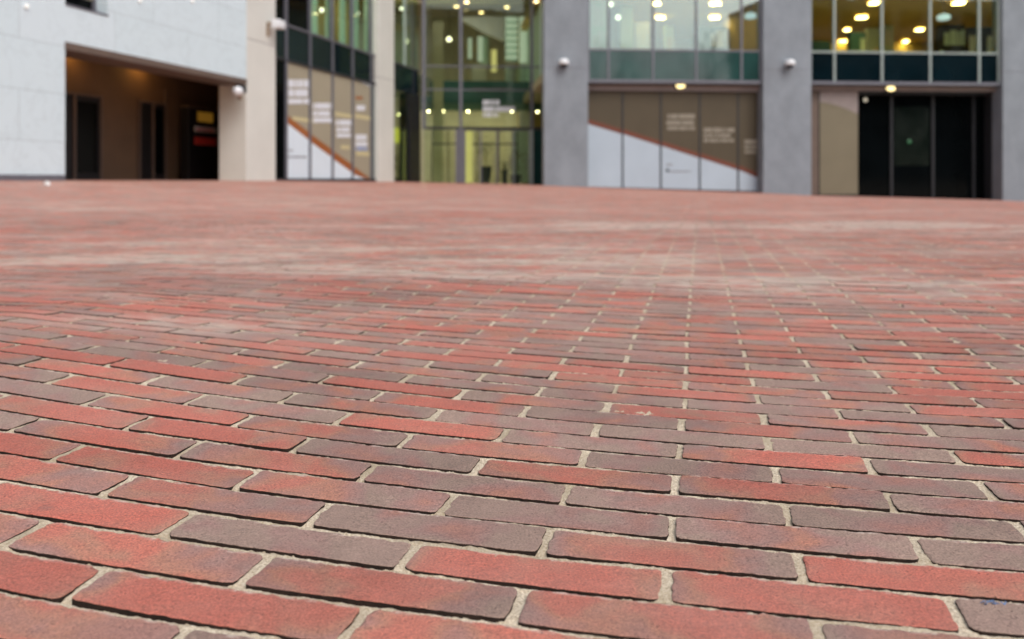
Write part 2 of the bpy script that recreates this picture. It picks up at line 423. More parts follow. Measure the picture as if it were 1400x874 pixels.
# ================================================================== mesh helpers
def fast_mesh(name, verts, faces_list, mats, mat_idx, parent=None, smooth=None, attr=None):
    """verts Nx3, faces_list: list of int arrays (each n x k)"""
    me = bpy.data.meshes.new(name)
    nv = len(verts)
    loops = np.concatenate([f.ravel() for f in faces_list]).astype(np.int32)
    tot = np.concatenate([np.full(len(f), f.shape[1], np.int32) for f in faces_list])
    start = np.concatenate([[0], np.cumsum(tot)[:-1]]).astype(np.int32)
    me.vertices.add(nv); me.vertices.foreach_set('co', np.ascontiguousarray(verts, np.float32).ravel())
    me.loops.add(len(loops)); me.loops.foreach_set('vertex_index', loops)
    me.polygons.add(len(tot)); me.polygons.foreach_set('loop_start', start); me.polygons.foreach_set('loop_total', tot)
    me.polygons.foreach_set('material_index', np.ascontiguousarray(mat_idx, np.int32))
    if smooth is not None: me.polygons.foreach_set('use_smooth', np.ascontiguousarray(smooth, bool))
    for m in mats: me.materials.append(m)
    me.update(calc_edges=True)
    if attr is not None:
        a = me.color_attributes.new('brick', 'FLOAT_COLOR', 'POINT')
        a.data.foreach_set('color', np.ascontiguousarray(attr, np.float32).ravel())
    me.validate()
    o = bpy.data.objects.new(name, me); S.collection.objects.link(o)
    if parent: o.parent = parent
    return o

def root_origin(p):
    v = Vector((0, 0, 0))
    while p is not None:
        v += p.location; p = p.parent
    return v

class MB:
    """collects shapes in world metres; one build = one mesh object"""
    def __init__(s): s.v = []; s.f = []; s.uv = []
    def hexa(s, p, uvs=None):
        i = len(s.v); s.v += [tuple(q) for q in p]
        for f in ((0, 3, 2, 1), (4, 5, 6, 7), (0, 1, 5, 4), (1, 2, 6, 5), (2, 3, 7, 6), (3, 0, 4, 7)):
            s.f.append(tuple(i + k for k in f))
        s.uv += uvs or [(0, 0)] * 8
    def box(s, fr, u0, u1, v0, v1, z0, z1):
        """fr = (origin, along, normal): u along the wall, v outwards, z up"""
        o, d, n = fr
        def P(u, v, z): return (o[0] + d[0] * u + n[0] * v, o[1] + d[1] * u + n[1] * v, z)
        q = [(u0, v0), (u1, v0), (u1, v1), (u0, v1)]
        s.hexa([P(u, v, z0) for u, v in q] + [P(u, v, z1) for u, v in q],
               [(u + 50, z0 + 3.0) for u, v in q] + [(u + 50, z1 + 3.0) for u, v in q])
    def prism(s, fr, pts, v0, v1):
        """polygon pts (u,z) extruded between v0 and v1"""
        o, d, n = fr
        def P(u, v, z): return (o[0] + d[0] * u + n[0] * v, o[1] + d[1] * u + n[1] * v, z)
        i = len(s.v); k = len(pts)
        s.v += [P(u, v0, z) for u, z in pts] + [P(u, v1, z) for u, z in pts]
        s.uv += [(u + 50, z + 3.0) for u, z in pts] * 2
        s.f.append(tuple(i + j for j in range(k))[::-1]); s.f.append(tuple(i + k + j for j in range(k)))
        for j in range(k):
            j2 = (j + 1) % k
            s.f.append((i + j, i + j2, i + k + j2, i + k + j))
    def lathe(s, c, prof, seg=16, axis='z', fr=None):
        """profile (r, h) turned about an axis through c"""
        i = len(s.v)
        for r, h in prof:
            for k in range(seg):
                a = 2 * math.pi * k / seg
                x, y = r * math.cos(a), r * math.sin(a)
                if axis == 'z': s.v.append((c[0] + x, c[1] + y, c[2] + h))
                else:
                    o, d, n = fr
                    s.v.append((c[0] + d[0] * x + n[0] * h, c[1] + d[1] * x + n[1] * h, c[2] + y))
                s.uv.append((0, 0))
        for p in range(len(prof) - 1):
            for k in range(seg):
                k2 = (k + 1) % seg
                s.f.append((i + p * seg + k, i + p * seg + k2, i + (p + 1) * seg + k2, i + (p + 1) * seg + k))
        s.f.append(tuple(i + k for k in range(seg))[::-1])
        s.f.append(tuple(i + (len(prof) - 1) * seg + k for k in range(seg)))
    def tube(s, a, b, r0, r1, seg=7):
        a, b = Vector(a), Vector(b); d = (b - a).normalized()
        x = d.orthogonal().normalized(); y = d.cross(x)
        i = len(s.v)
        for p, r in ((a, r0), (b, r1)):
            for k in range(seg):
                t = 2 * math.pi * k / seg
                s.v.append(tuple(p + x * r * math.cos(t) + y * r * math.sin(t))); s.uv.append((0, 0))
        for k in range(seg):
            k2 = (k + 1) % seg
            s.f.append((i + k, i + k2, i + seg + k2, i + seg + k))
        s.f.append(tuple(i + k for k in range(seg))[::-1]); s.f.append(tuple(i + seg + k for k in range(seg)))
    def quad(s, pts):
        i = len(s.v); s.v += [tuple(p) for p in pts]; s.uv += [(0, 0)] * len(pts)
        s.f.append(tuple(range(i, i + len(pts))))
    def build(s, name, mat, parent=None, bevel=0.0, smooth=False, label=None):
        me = bpy.data.meshes.new(name)
        og = root_origin(parent) if parent else Vector((0, 0, 0))
        base = Vector((0, 0, 0))
        if parent is None:
            a = np.array(s.v); base = Vector(((a[:, 0].min() + a[:, 0].max()) / 2, (a[:, 1].min() + a[:, 1].max()) / 2, a[:, 2].min()))
        me.from_pydata([(x - og.x - base.x, y - og.y - base.y, z - og.z - base.z) for x, y, z in s.v], [], s.f)
        ul = me.uv_layers.new(name='UVMap')
        for l in me.loops: ul.data[l.index].uv = s.uv[l.vertex_index]
        import bmesh
        bm = bmesh.new(); bm.from_mesh(me); bmesh.ops.recalc_face_normals(bm, faces=bm.faces)
        if bevel: bmesh.ops.bevel(bm, geom=bm.edges[:], offset=bevel, segments=1, affect='EDGES', clamp_overlap=True)
        bm.to_mesh(me); bm.free()
        if smooth:
            for p in me.polygons: p.use_smooth = True
        me.materials.append(mat)
        o = bpy.data.objects.new(name, me); S.collection.objects.link(o)
        if parent: o.parent = parent
        else: o.location = base
        if label: o['label'] = label
        return o

def tag(o, label=None, cat=None, group=None, kind=None):
    if label: o['label'] = label
    if cat: o['category'] = cat
    if group: o['group'] = group
    if kind: o['kind'] = kind
    return o
def thing(name, label, cat, loc, group=None):
    o = bpy.data.objects.new(name, None); S.collection.objects.link(o)
    o.location = loc; o.empty_display_size = .3
    return tag(o, label, cat, group)
def slab(fr, u0, u1, v0, v1, z0, z1, name, mat, parent, bevel=0.0, label=None):
    m = MB(); m.box(fr, u0, u1, v0, v1, z0, z1)
    return m.build(name, mat, parent, bevel, label=label)
LF = (LO, LD, LN); FF = (FO, FD, FN); EF = (EO, FD, FN)
def PT(fr, u, v, z): 
    o, d, n = fr
    return (o[0] + d[0] * u + n[0] * v, o[1] + d[1] * u + n[1] * v, z)

# ================================================================== paving
TH, PW, PL, OX, OY = .2219, .0560, .210, .1203, .6587
cT, sT = math.cos(TH), math.sin(TH)
def lay(a, b):
    """brick grid (a along the course, b across) to world x, y: the near courses wander a little as laid"""
    A = np.clip(a, -.85, .6); B = np.clip(b, -.1, .6)
    env = np.clip((1.1 - b) / .6, 0, 1) * np.clip((b + .5) / .4, 0, 1)
    da = (.0017 + .0099 * A - .0006 * B - .045 * A * A - .011 * A * B + .015 * B * B) * env
    db = (-.002 + .0133 * A + .02 * B + .045 * A * A - .09 * A * B - .016 * B * B) * env * .6
    db = db + .0018 * np.sin(a * 5.3 + b * 2.1) + .0012 * np.sin(a * 11 + b * 31)
    a = a + da; b = b + db
    return OX + a * cT + b * sT, OY - a * sT + b * cT

KNOWN = {(-3, -2): .75, (-2, -2.5): .8, (-2, -1.5): .92, (-2, -.5): .5, (-2, .5): .45,
 (-1, -3): .8, (-1, -2): .62, (-1, -1): .58, (-1, 0): .85, (-1, 1): .32,
 (0, -2.5): .95, (0, -1.5): .0, (0, -.5): .82, (0, .5): .88, (0, 1.5): .12,
 (1, -3): .55, (1, -2): .48, (1, -1): .0, (1, 0): .42, (1, 1): .85,
 (2, -3.5): .8, (2, -2.5): .9, (2, -1.5): .35, (2, -.5): .05, (2, .5): .2, (2, 1.5): .2,
 (3, -4): .1, (3, -3): .7, (3, -2): .55, (3, -1): .3, (3, 0): .18, (3, 1): .1,
 (4, -3.5): .7, (4, -2.5): .88, (4, -1.5): .05, (4, -.5): .66, (4, .5): .62, (4, 1.5): .3,
 (5, -3): .78, (5, -2): .4, (5, -1): .55, (5, 0): .1, (5, 1): .2,
 (6, -1.5): .88, (6, -.5): .15, (6, .5): .8, (6, 1.5): .1, (7, -2): .2, (7, -1): .1, (7, 0): .1, (7, 1): .2}

def make_paving():
    Vs, Fs4, At, Mi, Ngon = [], [], [], [], []
    # candidate grid
    nmin, nmax = -16, 760
    n = np.arange(nmin, nmax)
    mm = np.arange(-125, 150)
    NN, MM = np.meshgrid(n, mm, indexing='ij')
    NN = NN.ravel(); MM = MM.ravel()
    cen = MM + .5 * (NN % 2)  + .5          # joint index shifts by half a brick each course
    a = cen * PL; b = NN * PW + PW / 2       # a brick sits between two joints of one course
    b = NN * PW
    X = OX + a * cT + b * sT; Y = OY - a * sT + b * cT
    keep = (Y > -.5) & (Y < 43) & (np.abs(X) < .66 * np.maximum(Y, 0) + 1.6)
    # stop behind the wing wall and behind the front
    vL = (X - LO[0]) * LN[0] + (Y - LO[1]) * LN[1]
    vE = (X - EO[0]) * FN[0] + (Y - EO[1]) * FN[1]
    keep &= (vL > -4.2) & (vE > -.3)
    NN, cen, a, b, X, Y = (q[keep] for q in (NN, cen, a, b, X, Y))
    dist = np.hypot(X, Y)
    K = len(NN)
    kind = rng.random(K)
    patch = .5 + .5 * np.sin(X * 1.9 + 2 * np.sin(Y * 1.3)) * np.sin(Y * 2.3 + X)
    bias = np.where(kind < .36, rng.uniform(.70, 1.0, K), np.where(kind < .62, rng.uniform(.38, .66, K), rng.uniform(0, .32, K)))
    bias = np.clip(bias + (patch - .5) * .16, 0, 1)
    for i in np.where(dist < 1.9)[0]:
        k = (int(NN[i]), round(float(cen[i]) * 2) / 2)
        if k in KNOWN: bias[i] = KNOWN[k]
    rv = rng.random(K)
    tilt = np.clip(rng.normal(0, .8, (K, 2)), -1.5, 1.5); lift = np.clip(rng.normal(.0001, .0006, K), -.0004, .0014); skew = rng.normal(0, 1, (K, 3))
    half_l, half_w = .1010, .0240
    vbase = 0
    def emit(idx, nseg, rings, noisy):
        """rings: list of (inset, z); first is the top face ring"""
        nonlocal vbase
        k = len(idx)
        if k == 0: return
        # rounded rectangle outline
        pts = []
        if nseg <= 1: pts = [(-1, -1, 0, 0), (1, -1, 0, 0), (1, 1, 0, 0), (-1, 1, 0, 0)]
        else:
            rc = .0055
            for cx, cy, a0 in ((1, -1, -90), (1, 1, 0), (-1, 1, 90), (-1, -1, 180)):
                ns = 3
                for j in range(ns):
                    an = R(a0 + 90 * j / (ns - 1))
                    pts.append((cx, cy, math.cos(an) * rc, math.sin(an) * rc))
        P = []
        if nseg <= 1:
            P = [(p[0] * half_l, p[1] * half_w) for p in pts]
        else:
            rc = .0055
            q = [(p[0] * (half_l - rc) + p[2], p[1] * (half_w - rc) + p[3]) for p in pts]
            for j in range(len(q)):
                p0, p1 = q[j], q[(j + 1) % len(q)]
                P.append(p0)
                d = math.hypot(p1[0] - p0[0], p1[1] - p0[1])
                ns = max(1, int(d / nseg_len)) if noisy else 1
                for t in range(1, ns): P.append((p0[0] + (p1[0] - p0[0]) * t / ns, p0[1] + (p1[1] - p0[1]) * t / ns))
        P = np.array(P); m = len(P)
        base = np.repeat(P[None], k, 0)                                  # k,m,2
        base = base * (1 + np.stack([skew[idx, 0] * .007, skew[idx, 1] * .022], 1)[:, None, :])
        nrm = P / np.array([half_l, half_w]); 
        inn = np.where(np.abs(nrm) > .93, np.sign(nrm), 0); 
        ang = skew[idx, 2] * .006
        allv = []
        if noisy:
            w1 = rng.normal(0, 1, (k, m)); w2 = (w1 + np.roll(w1, 1, 1) + np.roll(w1, -1, 1)) / 3
            w3 = rng.normal(0, 1, (k, m)); 
            wig = w2 * .0010 + w3 * .00040
            chip = (rng.random((k, m)) < .085) * rng.uniform(.0006, .0028, (k, m)) ** 1.0
            big = rng.integers(0, m, k); bw = (rng.random(k) < .35) * rng.uniform(.0015, .0042, k)
            for off_ in (-1, 0, 1): chip[np.arange(k), (big + off_) % m] = np.maximum(chip[np.arange(k), (big + off_) % m], bw * (1 - .35 * abs(off_)))
            chip = np.maximum(chip, .5 * np.roll(chip, 1, 1))
        for ri, (ins, z) in enumerate(rings):
            sc = base - inn[None] * ins
            if noisy:
                wgt = (1.0 if ri < 3 else .6)
                sc = sc + inn[None] * (wig * wgt)[..., None] - inn[None] * (chip * (1 if ri < 3 else .3))[..., None]
            lx, ly = sc[..., 0], sc[..., 1]
            rx = lx * np.cos(ang)[:, None] - ly * np.sin(ang)[:, None]
            ry = lx * np.sin(ang)[:, None] + ly * np.cos(ang)[:, None]
            wx, wy = lay(a[idx][:, None] + rx, b[idx][:, None] + ry)
            gzv = relief(wx, wy)
            zz = gzv + z + lift[idx][:, None] + (lx * tilt[idx, 0][:, None] * .0035 + ly * tilt[idx, 1][:, None] * .012)
            if noisy and ri < 3: zz = zz - (chip * .25 if ri else chip * 0)
            allv.append(np.stack([wx, wy, zz], -1))
        nr = len(rings)
        V = np.stack(allv, 1)                                            # k,nr,m,3
        attr = np.zeros((k, nr, m, 4), np.float32)
        attr[..., 0] = bias[idx][:, None, None]; attr[..., 1] = rv[idx][:, None, None]
        attr[..., 2] = (P[:, 0] / half_l)[None, None, :]; attr[..., 3] = (P[:, 1] / half_w)[None, None, :]
        ids = vbase + np.arange(k * nr * m).reshape(k, nr, m)
        Vs.append(V.reshape(-1, 3)); At.append(attr.reshape(-1, 4))
        # interior row so shading gradients in u survive (top cap as n-gon)
        Ngon.append((ids[:, 0, :], 0))
        for r_ in range(nr - 1):
            A0 = ids[:, r_, :]; A1 = np.roll(A0, -1, 1); B0 = ids[:, r_ + 1, :]; B1 = np.roll(B0, -1, 1)
            q = np.stack([B0, B1, A1, A0], -1).reshape(-1, 4)
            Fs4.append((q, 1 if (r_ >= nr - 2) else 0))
        vbase += k * nr * m
    nseg_len = .0042
    near = np.where(dist < 2.6)[0]
    emit(near, 8, [(.0014, 0.0), (.0005, -.0001), (.0001, -.0004), (0, -.0008), (0, -.0150)], True)
    nseg_len = .02
    mid = np.where((dist >= 2.6) & (dist < 7))[0]
    emit(mid, 8, [(.0014, 0.0), (.0001, -.0008), (0, -.0110)], True)
    far = np.where(dist >= 7)[0]
    emit(far, 1, [(.0015, 0.0), (0, -.0020), (0, -.0090)], False)
    V = np.concatenate(Vs); A = np.concatenate(At)
    # top caps: uv interpolation across an n-gon is uneven, so cap with a centre strip of quads
    faces, mi, sm = [], [], []
    for ids, mt in Ngon:
        faces.append(ids); mi.append(np.full(len(ids), mt)); sm.append(np.zeros(len(ids), bool))
    for q, mt in Fs4:
        faces.append(q); mi.append(np.full(len(q), mt)); sm.append(np.full(len(q), mt == 0))
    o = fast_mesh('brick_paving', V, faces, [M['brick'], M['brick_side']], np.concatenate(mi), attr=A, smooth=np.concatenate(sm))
    print('bricks', K, 'verts', len(V), 'near', len(near))
    return tag(o, 'red and purple clay brick paving in running bond with sandy joints', kind='structure')
paving = make_paving()

def grid_sheet(name, xs, ys, zoff, mat, rough=0.0):
    XX, YY = np.meshgrid(xs, ys)
    Z = relief(XX, YY) + (zoff if rough else np.interp(YY, [2.2, 2.45, 3.2, 6], [-.0075, -.0018, -.0010, -.0016]))
    if rough:
        nz = rng.normal(0, 1, XX.shape)
        sm_ = (nz + np.roll(nz, 1, 0) + np.roll(nz, 1, 1) + np.roll(nz, -1, 0) + np.roll(nz, -1, 1)) / 5
        Z = Z + nz * rough * .35 + sm_ * rough * 1.0
        Z += .0007 * np.sin(XX * 23 + 3 * np.sin(YY * 17)) * np.sin(YY * 19 + 2 * np.sin(XX * 13))
    V = np.stack([XX, YY, Z], -1).reshape(-1, 3)
    ny, nx = XX.shape
    i = np.arange(ny * nx).reshape(ny, nx)
    q = np.stack([i[:-1, :-1], i[:-1, 1:], i[1:, 1:], i[1:, :-1]], -1).reshape(-1, 4)
    return fast_mesh(name, V, [q], [mat], np.zeros(len(q)), smooth=np.ones(len(q), bool))
def joint_sheet():
    """sand in the near joints: banked against the far edge of each brick, washed out under the next one"""
    hw = .0240
    prof_w = np.array([0, .14, .30, .44, .58, .78, 1.0])
    prof_z = np.array([-.0015, -.0010, -.0010, -.0016, -.0030, -.0052, -.0062])
    aa = np.arange(-2.3, 1.7, .0032)
    bb, zz_ = [], []
    for n in range(-8, 38):
        c = n * PW
        bb += [c - hw + .001, c - hw + .006, c, c + hw - .005]; zz_ += [-.0050, -.0022, -.0022, -.0018]
        for w_, z_ in zip(prof_w, prof_z): bb.append(c + hw + w_ * (PW - 2 * hw)); zz_.append(z_)
    bb = np.array(bb); zz_ = np.array(zz_)
    A, B = np.meshgrid(aa, bb)
    X, Y = lay(A, B)
    nz = rng.normal(0, 1, A.shape); nz = (nz + .6 * np.roll(nz, 1, 1) + .6 * np.roll(nz, -1, 1))
    lf = np.sin(A * 31 + B * 47) * np.sin(A * 13 - B * 29 + 1) 
    fill = .5 + .5 * np.sin(A * 9.7 + 6 * np.sin(B * 41) + 2 * np.sin(A * 23 + B * 9)) * np.sin(A * 4.1 + B * 67)
    deep = np.where(zz_[:, None] < -.0020, .38 + .80 * np.clip(fill * 1.25, 0, 1), 1.0)
    Z = relief(X, Y) + zz_[:, None] * deep * (1 + .30 * lf + .16 * rng.normal(0, 1, A.shape)) + nz * .00022
    V = np.stack([X, Y, Z], -1).reshape(-1, 3)
    ny, nx = A.shape; i = np.arange(ny * nx).reshape(ny, nx)
    q = np.stack([i[:-1, :-1], i[:-1, 1:], i[1:, 1:], i[1:, :-1]], -1).reshape(-1, 4)
    ok = (V[q[:, 0], 1] > .25) & (V[q[:, 0], 1] < 2.4)
    return fast_mesh('joint_sand', V, [q[ok]], [M['joint']], np.zeros(ok.sum()), smooth=np.ones(ok.sum(), bool))
joint_near = joint_sheet()
tag(joint_near, 'pale gritty sand filling the joints between the near bricks', kind='structure')
xs = np.concatenate([[-400, -150, -60], np.arange(-30, 40, .35), [60, 150, 400]])
ys = np.concatenate([[-300, -100, -40, -10, -2, 0, .5], np.arange(1, 7, .12), np.arange(7, 44, .4), [60, 150, 600]])
grd = grid_sheet('ground', xs, ys, -.0046, M['joint'])
tag(grd, 'sandy bed under the brick paving', kind='structure')

# ================================================================== pale stone wing (left)
ZB = -1.3
wing = thing('stone_building', 'pale blue white stone clad wing with a dark covered opening at the left', 'building', PT(LF, -6, -1, 0))
t_o0, t_o1 = tL(89), 0.0
z_s = 3.13
wl = MB()
wl.box(LF, -30, t_o0, -.93, 0, ZB, 13)
wt0, wt1, wz0 = -12.0, tL(147), zat(20, depL(147))        # window high on the wall
wl.box(LF, t_o0, t_o1, -.93, 0, z_s + .16, wz0)
wl.box(LF, wt1, t_o1, -.93, 0, wz0, 13)
m2 = MB(); m2.box(LF, t_o0, wt1, -.93, 0, wz0 + 2.2, 13)
wl.build('wall', M['stone'], wing)
m2.build('wall_above_window', M['stone'], wing)
wn = slab(LF, t_o0 + .02, wt1 - .02, -.42, -.38, wz0 + .06, wz0 + 2.15, 'window_pane', M['blackglass'], wing)
fr = MB(); fr.box(LF, t_o0, wt1, -.5, -.3, wz0 + .002, wz0 + .07); fr.box(LF, wt1 - .07, wt1, -.5, -.3, wz0 + .07, wz0 + 2.2)
fr.box(LF, wt1 - 1.1, wt1 - 1.02, -.5, -.3, wz0 + .07, wz0 + 2.2)
fr.build('window_frame', M['frame'], wing)
sl_ = slab(LF, t_o0, wt1 + .02, -.3, .012, wz0 - .05, wz0 + .001, 'window_sill', M['frame'], wing)
slab(LF, t_o0 - .01, t_o1, -.93, .015, z_s, z_s + .157, 'opening_lintel', M['soffit'], wing)
slab(LF, -30, t_o0 - .02, .001, .03, ZB, .42, 'plinth', M['frame'], wing)
# passage
bk = -3.2
slab(LF, t_o0 - 3, 3.6, bk - .3, bk, ZB, 3.8, 'passage_wall', M['passage'], wing)
slab(LF, 3.3, 3.6, bk, -1.0, ZB, 3.8, 'passage_end_wall', M['passage'], wing)
slab(LF, t_o0 - 3.3, t_o0 - 3, bk, -.94, ZB, 3.8, 'passage_end_wall', M['passage'], wing)
slab(LF, t_o0 - 3, 3.3, bk, -.935, z_s + .70, z_s + .9, 'passage_ceiling', M['soffit'], wing)
def door_at(px0, px1, py, mull):
    d = (depL(px0, bk) + depL(px1, bk)) / 2
    t0, t1 = tL(px0, bk), tL(px1, bk); zt = zat(py, d)
    dm = slab(LF, t0, t1, bk, bk + .06, ZB, zt, 'door', M['black'], wing)
    f_ = MB(); f_.box(LF, t0 - .06, t0, bk, bk + .1, ZB, zt + .06); f_.box(LF, t1, t1 + .06, bk, bk + .1, ZB, zt + .06); f_.box(LF, t0, t1, bk, bk + .1, zt, zt + .06)
    f_.build('door_frame', M['soffit'], dm)
    f_ = MB(); f_.box(LF, t0 + (t1 - t0) * mull - .04, t0 + (t1 - t0) * mull + .04, bk + .06, bk + .10, ZB, zt); f_.build('door_mullion', M['soffit'], dm)
    f_ = MB(); f_.box(LF, t0 + (t1 - t0) * mull + .1, t1 - .1, bk + .061, bk + .07, .5, zt - .15); f_.build('door_pane', M['blackglass'], dm)
door_at(84, 134, 131, .28)
door_at(189, 223, 142, .5)
slab(LF, tL(224, bk), tL(224, bk) + .04, bk, bk + .05, ZB, z_s, 'pilaster', M['soffit'], wing)
# dark kiosk board with two signs at the passage's far end
kt0, kt1 = tL(258, bk + .5), tL(299, bk + .5)
kz = zat(149, depL(277, bk + .5))
brd = thing('notice_kiosk', 'tall black notice board at the far end of the dark passage', 'notice board', PT(LF, (kt0 + kt1) / 2, bk + .3, .28))
slab(LF, kt0, kt1, bk + .2, bk + .5, .1, kz, 'board', M['black'], brd, .01)
slab(LF, kt0 - .03, kt1 + .03, bk + .18, bk + .53, kz, kz + .05, 'cap', M['soffit'], brd, .01)
def sign_on(px0, px1, py0, py1, name, mat, lab):
    off = bk + .53; d = depL((px0 + px1) / 2, off)
    m = MB(); m.box(LF, tL(px0, off), tL(px1, off), off - .026, off, zat(py1, d), zat(py0, d))
    return m, d, off
m, d, off = sign_on(271, 291, 154, 167, '', None, '')
s1 = m.build('hanging_sign', M['sign_yellow']); tag(s1, 'dim yellow lit sign, uppermost on the black notice board', 'sign')
sg = thing('notice', 'small white, navy and red notice under the yellow sign', 'notice', PT(LF, tL(280, off), off - .01, zat(200, d)))
for (y0, y1, mt, nm) in ((174, 181, 'sign_white', 'white_band'), (181.3, 188, 'black', 'dark_band'), (188.3, 198.5, 'sign_red', 'red_band')):
    m, d, off = sign_on(267, 295, y0, y1, '', None, ''); m.build(nm, M[mt], sg)
m = MB()
for k in range(7):
    t0 = tL(269 + k * 3.4, off); t1 = tL(271.2 + k * 3.4, off); m.box(LF, t0, t1, off + .001, off + .006, zat(180, d), zat(176, d))
m.build('lettering', M['sign_red'], sg)
# amber lamps in the passage ceiling
for k, tt in enumerate((-6.0, -3.4, -.7)):
    c = PT(LF, tt, bk + .35, z_s + .68)
    m = MB(); m.lathe(c, [(.24, -.03), (.26, 0)], 14)
    tag(m.build('ceiling_downlight', M['lamp_amber']), ['amber downlight in the passage ceiling, nearest the left jamb', 'amber downlight halfway along the dark passage ceiling', 'amber downlight in the passage ceiling above the notice board'][k], 'ceiling light', 'amber lights in the passage')

# ================================================================== wing continued: cream pillars and glazing (office building)
office = thing('office_building', 'grey and cream pillared office block with green glass between its columns', 'building', PT(FF, 6, -4, 0))
def cream_pillar(px0, px1):
    t0, t1 = tL(px0), tL(px1)
    dp_ = -.93 if px0 < 400 else -.32
    m = MB(); m.box(LF, t0, t1, dp_, .0, ZB, 4.50); p = m.build('pillar', M['cream'], office, .012, label='cream stone pillar')
    m = MB(); m.box(LF, t0, t1, dp_, .0, 4.515, 13); m.build('pillar_upper_block', M['cream'], p, .012)
    m = MB(); m.box(LF, t0 + .01, t1 - .01, dp_ + .01, -.012, 4.495, 4.52); m.build('joint', M['frame'], p)
    return t0, t1
c0 = cream_pillar(337, 377); c1 = cream_pillar(518, 539)
z_sp0, z_sp1, z_top = 4.22, 5.36, 9.5
GL = -.14
g0, g1 = c0[1], c1[0]
mull = [tL(p, GL) for p in (392.5, 425, 455.8, 483.2)] + [tL(508.5, GL)]
edges = [g0] + mull + [g1 + .0]
for i in range(len(edges) - 1):
    a_, b_ = edges[i] + .05, edges[i + 1] - .05
    slab(LF, a_, b_, GL - .12, GL - .05, z_sp0 + .05, z_sp1 - .03, 'spandrel_panel', M['spandrel'], office)
    wmat = M['blackglass'] if i < 2 else M['glass']
    slab(LF, a_, b_, GL - .10, GL - .085, z_sp1 + .04, z_top, 'window', wmat, office)
for e in edges[1:-1]:
    slab(LF, e - .05, e + .05, GL - .16, GL, ZB, z_top, 'mullion', M['frame'], office)
slab(LF, g0, g1, GL - .15, GL - .003, z_sp0 - .05, z_sp0 + .05, 'transom', M['darkframe'], office)
slab(LF, g0, g1, GL - .15, GL - .003, z_sp1 - .03, z_sp1 + .04, 'transom', M['frame'], office)
slab(LF, g0, edges[1] - .05, GL - .12, GL - .06, ZB, z_sp0 - .05, 'corner_pane', M['blackglass'], office)
slab(LF, edges[-2] + .05, g1, GL - .12, GL - .06, ZB, z_sp0 - .05, 'corner_pane', M['spandrel2'], office)
slab(LF, g0, g1, GL - .16, GL + .02, ZB, .36, 'threshold', M['darkframe'], office)
# graphics boards of the wing
h1 = thing('hoarding', 'tall taupe and white graphic boards with rust stripe between the two cream pillars', 'hoarding', PT(LF, (edges[1] + edges[5]) / 2, GL, .3), 'graphic boards over the ground floor glazing')
def stripe_z(p): return 161 + (p - 391) * (249 - 161) / (508 - 391)
z_bt = z_sp0 - .05
for i in range(1, 5):
    a_, b_ = edges[i] + .05, edges[i + 1] - .05
    pa, pb = [391.5, 426.5, 457.5, 485][i - 1], [423.5, 454.5, 482, 508][i - 1]
    def zz(p, dy): 
        return max(.28, zat(stripe_z(p) + dy, depL(p, GL - .06)))
    v0, v1 = GL - .10, GL - .06
    lo_a, lo_b, hi_a, hi_b = zz(pa, 6), zz(pb, 6), zz(pa, -5), zz(pb, -5)
    m = MB(); m.prism(LF, [(a_, hi_a), (b_, hi_b), (b_, z_bt), (a_, z_bt)], v0, v1)
    bd = m.build('board', M['board_taupe'], h1)
    m = MB(); m.prism(LF, [(a_, lo_a), (b_, lo_b), (b_, hi_b), (a_, hi_a)], v0, v1); m.build('stripe', M['board_orange'], bd)
    if lo_b > .30 or lo_a > .35:
        m = MB(); m.prism(LF, [(a_, .30), (b_, .30), (b_, max(lo_b, .301)), (a_, lo_a)], v0, v1); m.build('white_field', M['board_white'], bd)
def text_rows(fr, hitf, depf, off, px0, px1, rows, parent, mat, seed, name='lettering', gap=.22):
    """rows of small raised letters too blurred in the photo to read: widths vary like words"""
    r = random.Random(seed); m = MB()
    for (y0, y1, frac) in rows:
        x = px0
        end = px0 + (px1 - px0) * frac
        while x < end - 1:
            wd = r.uniform(1.1, 2.4)
            if r.random() < .12: x += 1.2
            d = depf(x, off)
            m.box(fr, hitf(x, off), hitf(min(x + wd, end), off), off + .001, off + .012, zat(y1, d), zat(y0, d))
            x += wd + gap
    return m.build(name, mat, parent)
bds = [o for o in h1.children]
O_ = GL - .06
text_rows(LF, tL, depL, O_, 394, 422, [(109, 119.5, 1), (122, 132, .95), (135, 142, 1)], bds[0], M['letter'], 1)
text_rows(LF, tL, depL, O_, 428, 453.5, [(141, 149, 1), (151.5, 159, .9), (161, 167.5, 1)], bds[1], M['letter'], 2)
text_rows(LF, tL, depL, O_, 459, 481, [(164, 171.5, 1), (174, 180.5, .9), (182.5, 188, .95)], bds[2], M['letter'], 3)
text_rows(LF, tL, depL, O_, 486, 499, [(144, 151, 1)], bds[3], M['letter'], 4)
text_rows(LF, tL, depL, O_, 486, 498, [(132, 135.5, .8)], bds[3], M['board_orange'], 5)
text_rows(LF, tL, depL, O_, 486, 502, [(184, 192, 1), (194, 200, 1)], bds[3], M['letter'], 6)
text_rows(LF, tL, depL, O_, 486, 502, [(201, 206, 1)], bds[3], M['letter_blue'], 7)
text_rows(LF, tL, depL, O_, 394, 400, [(205, 207, 1)], bds[0], M['letter_grey'], 8)
text_rows(LF, tL, depL, O_, 394, 420, [(213.5, 216, 1)], bds[0], M['letter_grey'], 9)
m = MB()
d = depL(498, O_); m.prism(LF, [(tL(488, O_), zat(99.5, depL(488, O_))), (tL(507.5, O_), zat(117, d)), (tL(507.5, O_), z_bt - .01), (tL(490, O_), z_bt - .01)], O_, O_ + .006)
m.build('white_corner', M['board_white'], bds[3])
m = MB()
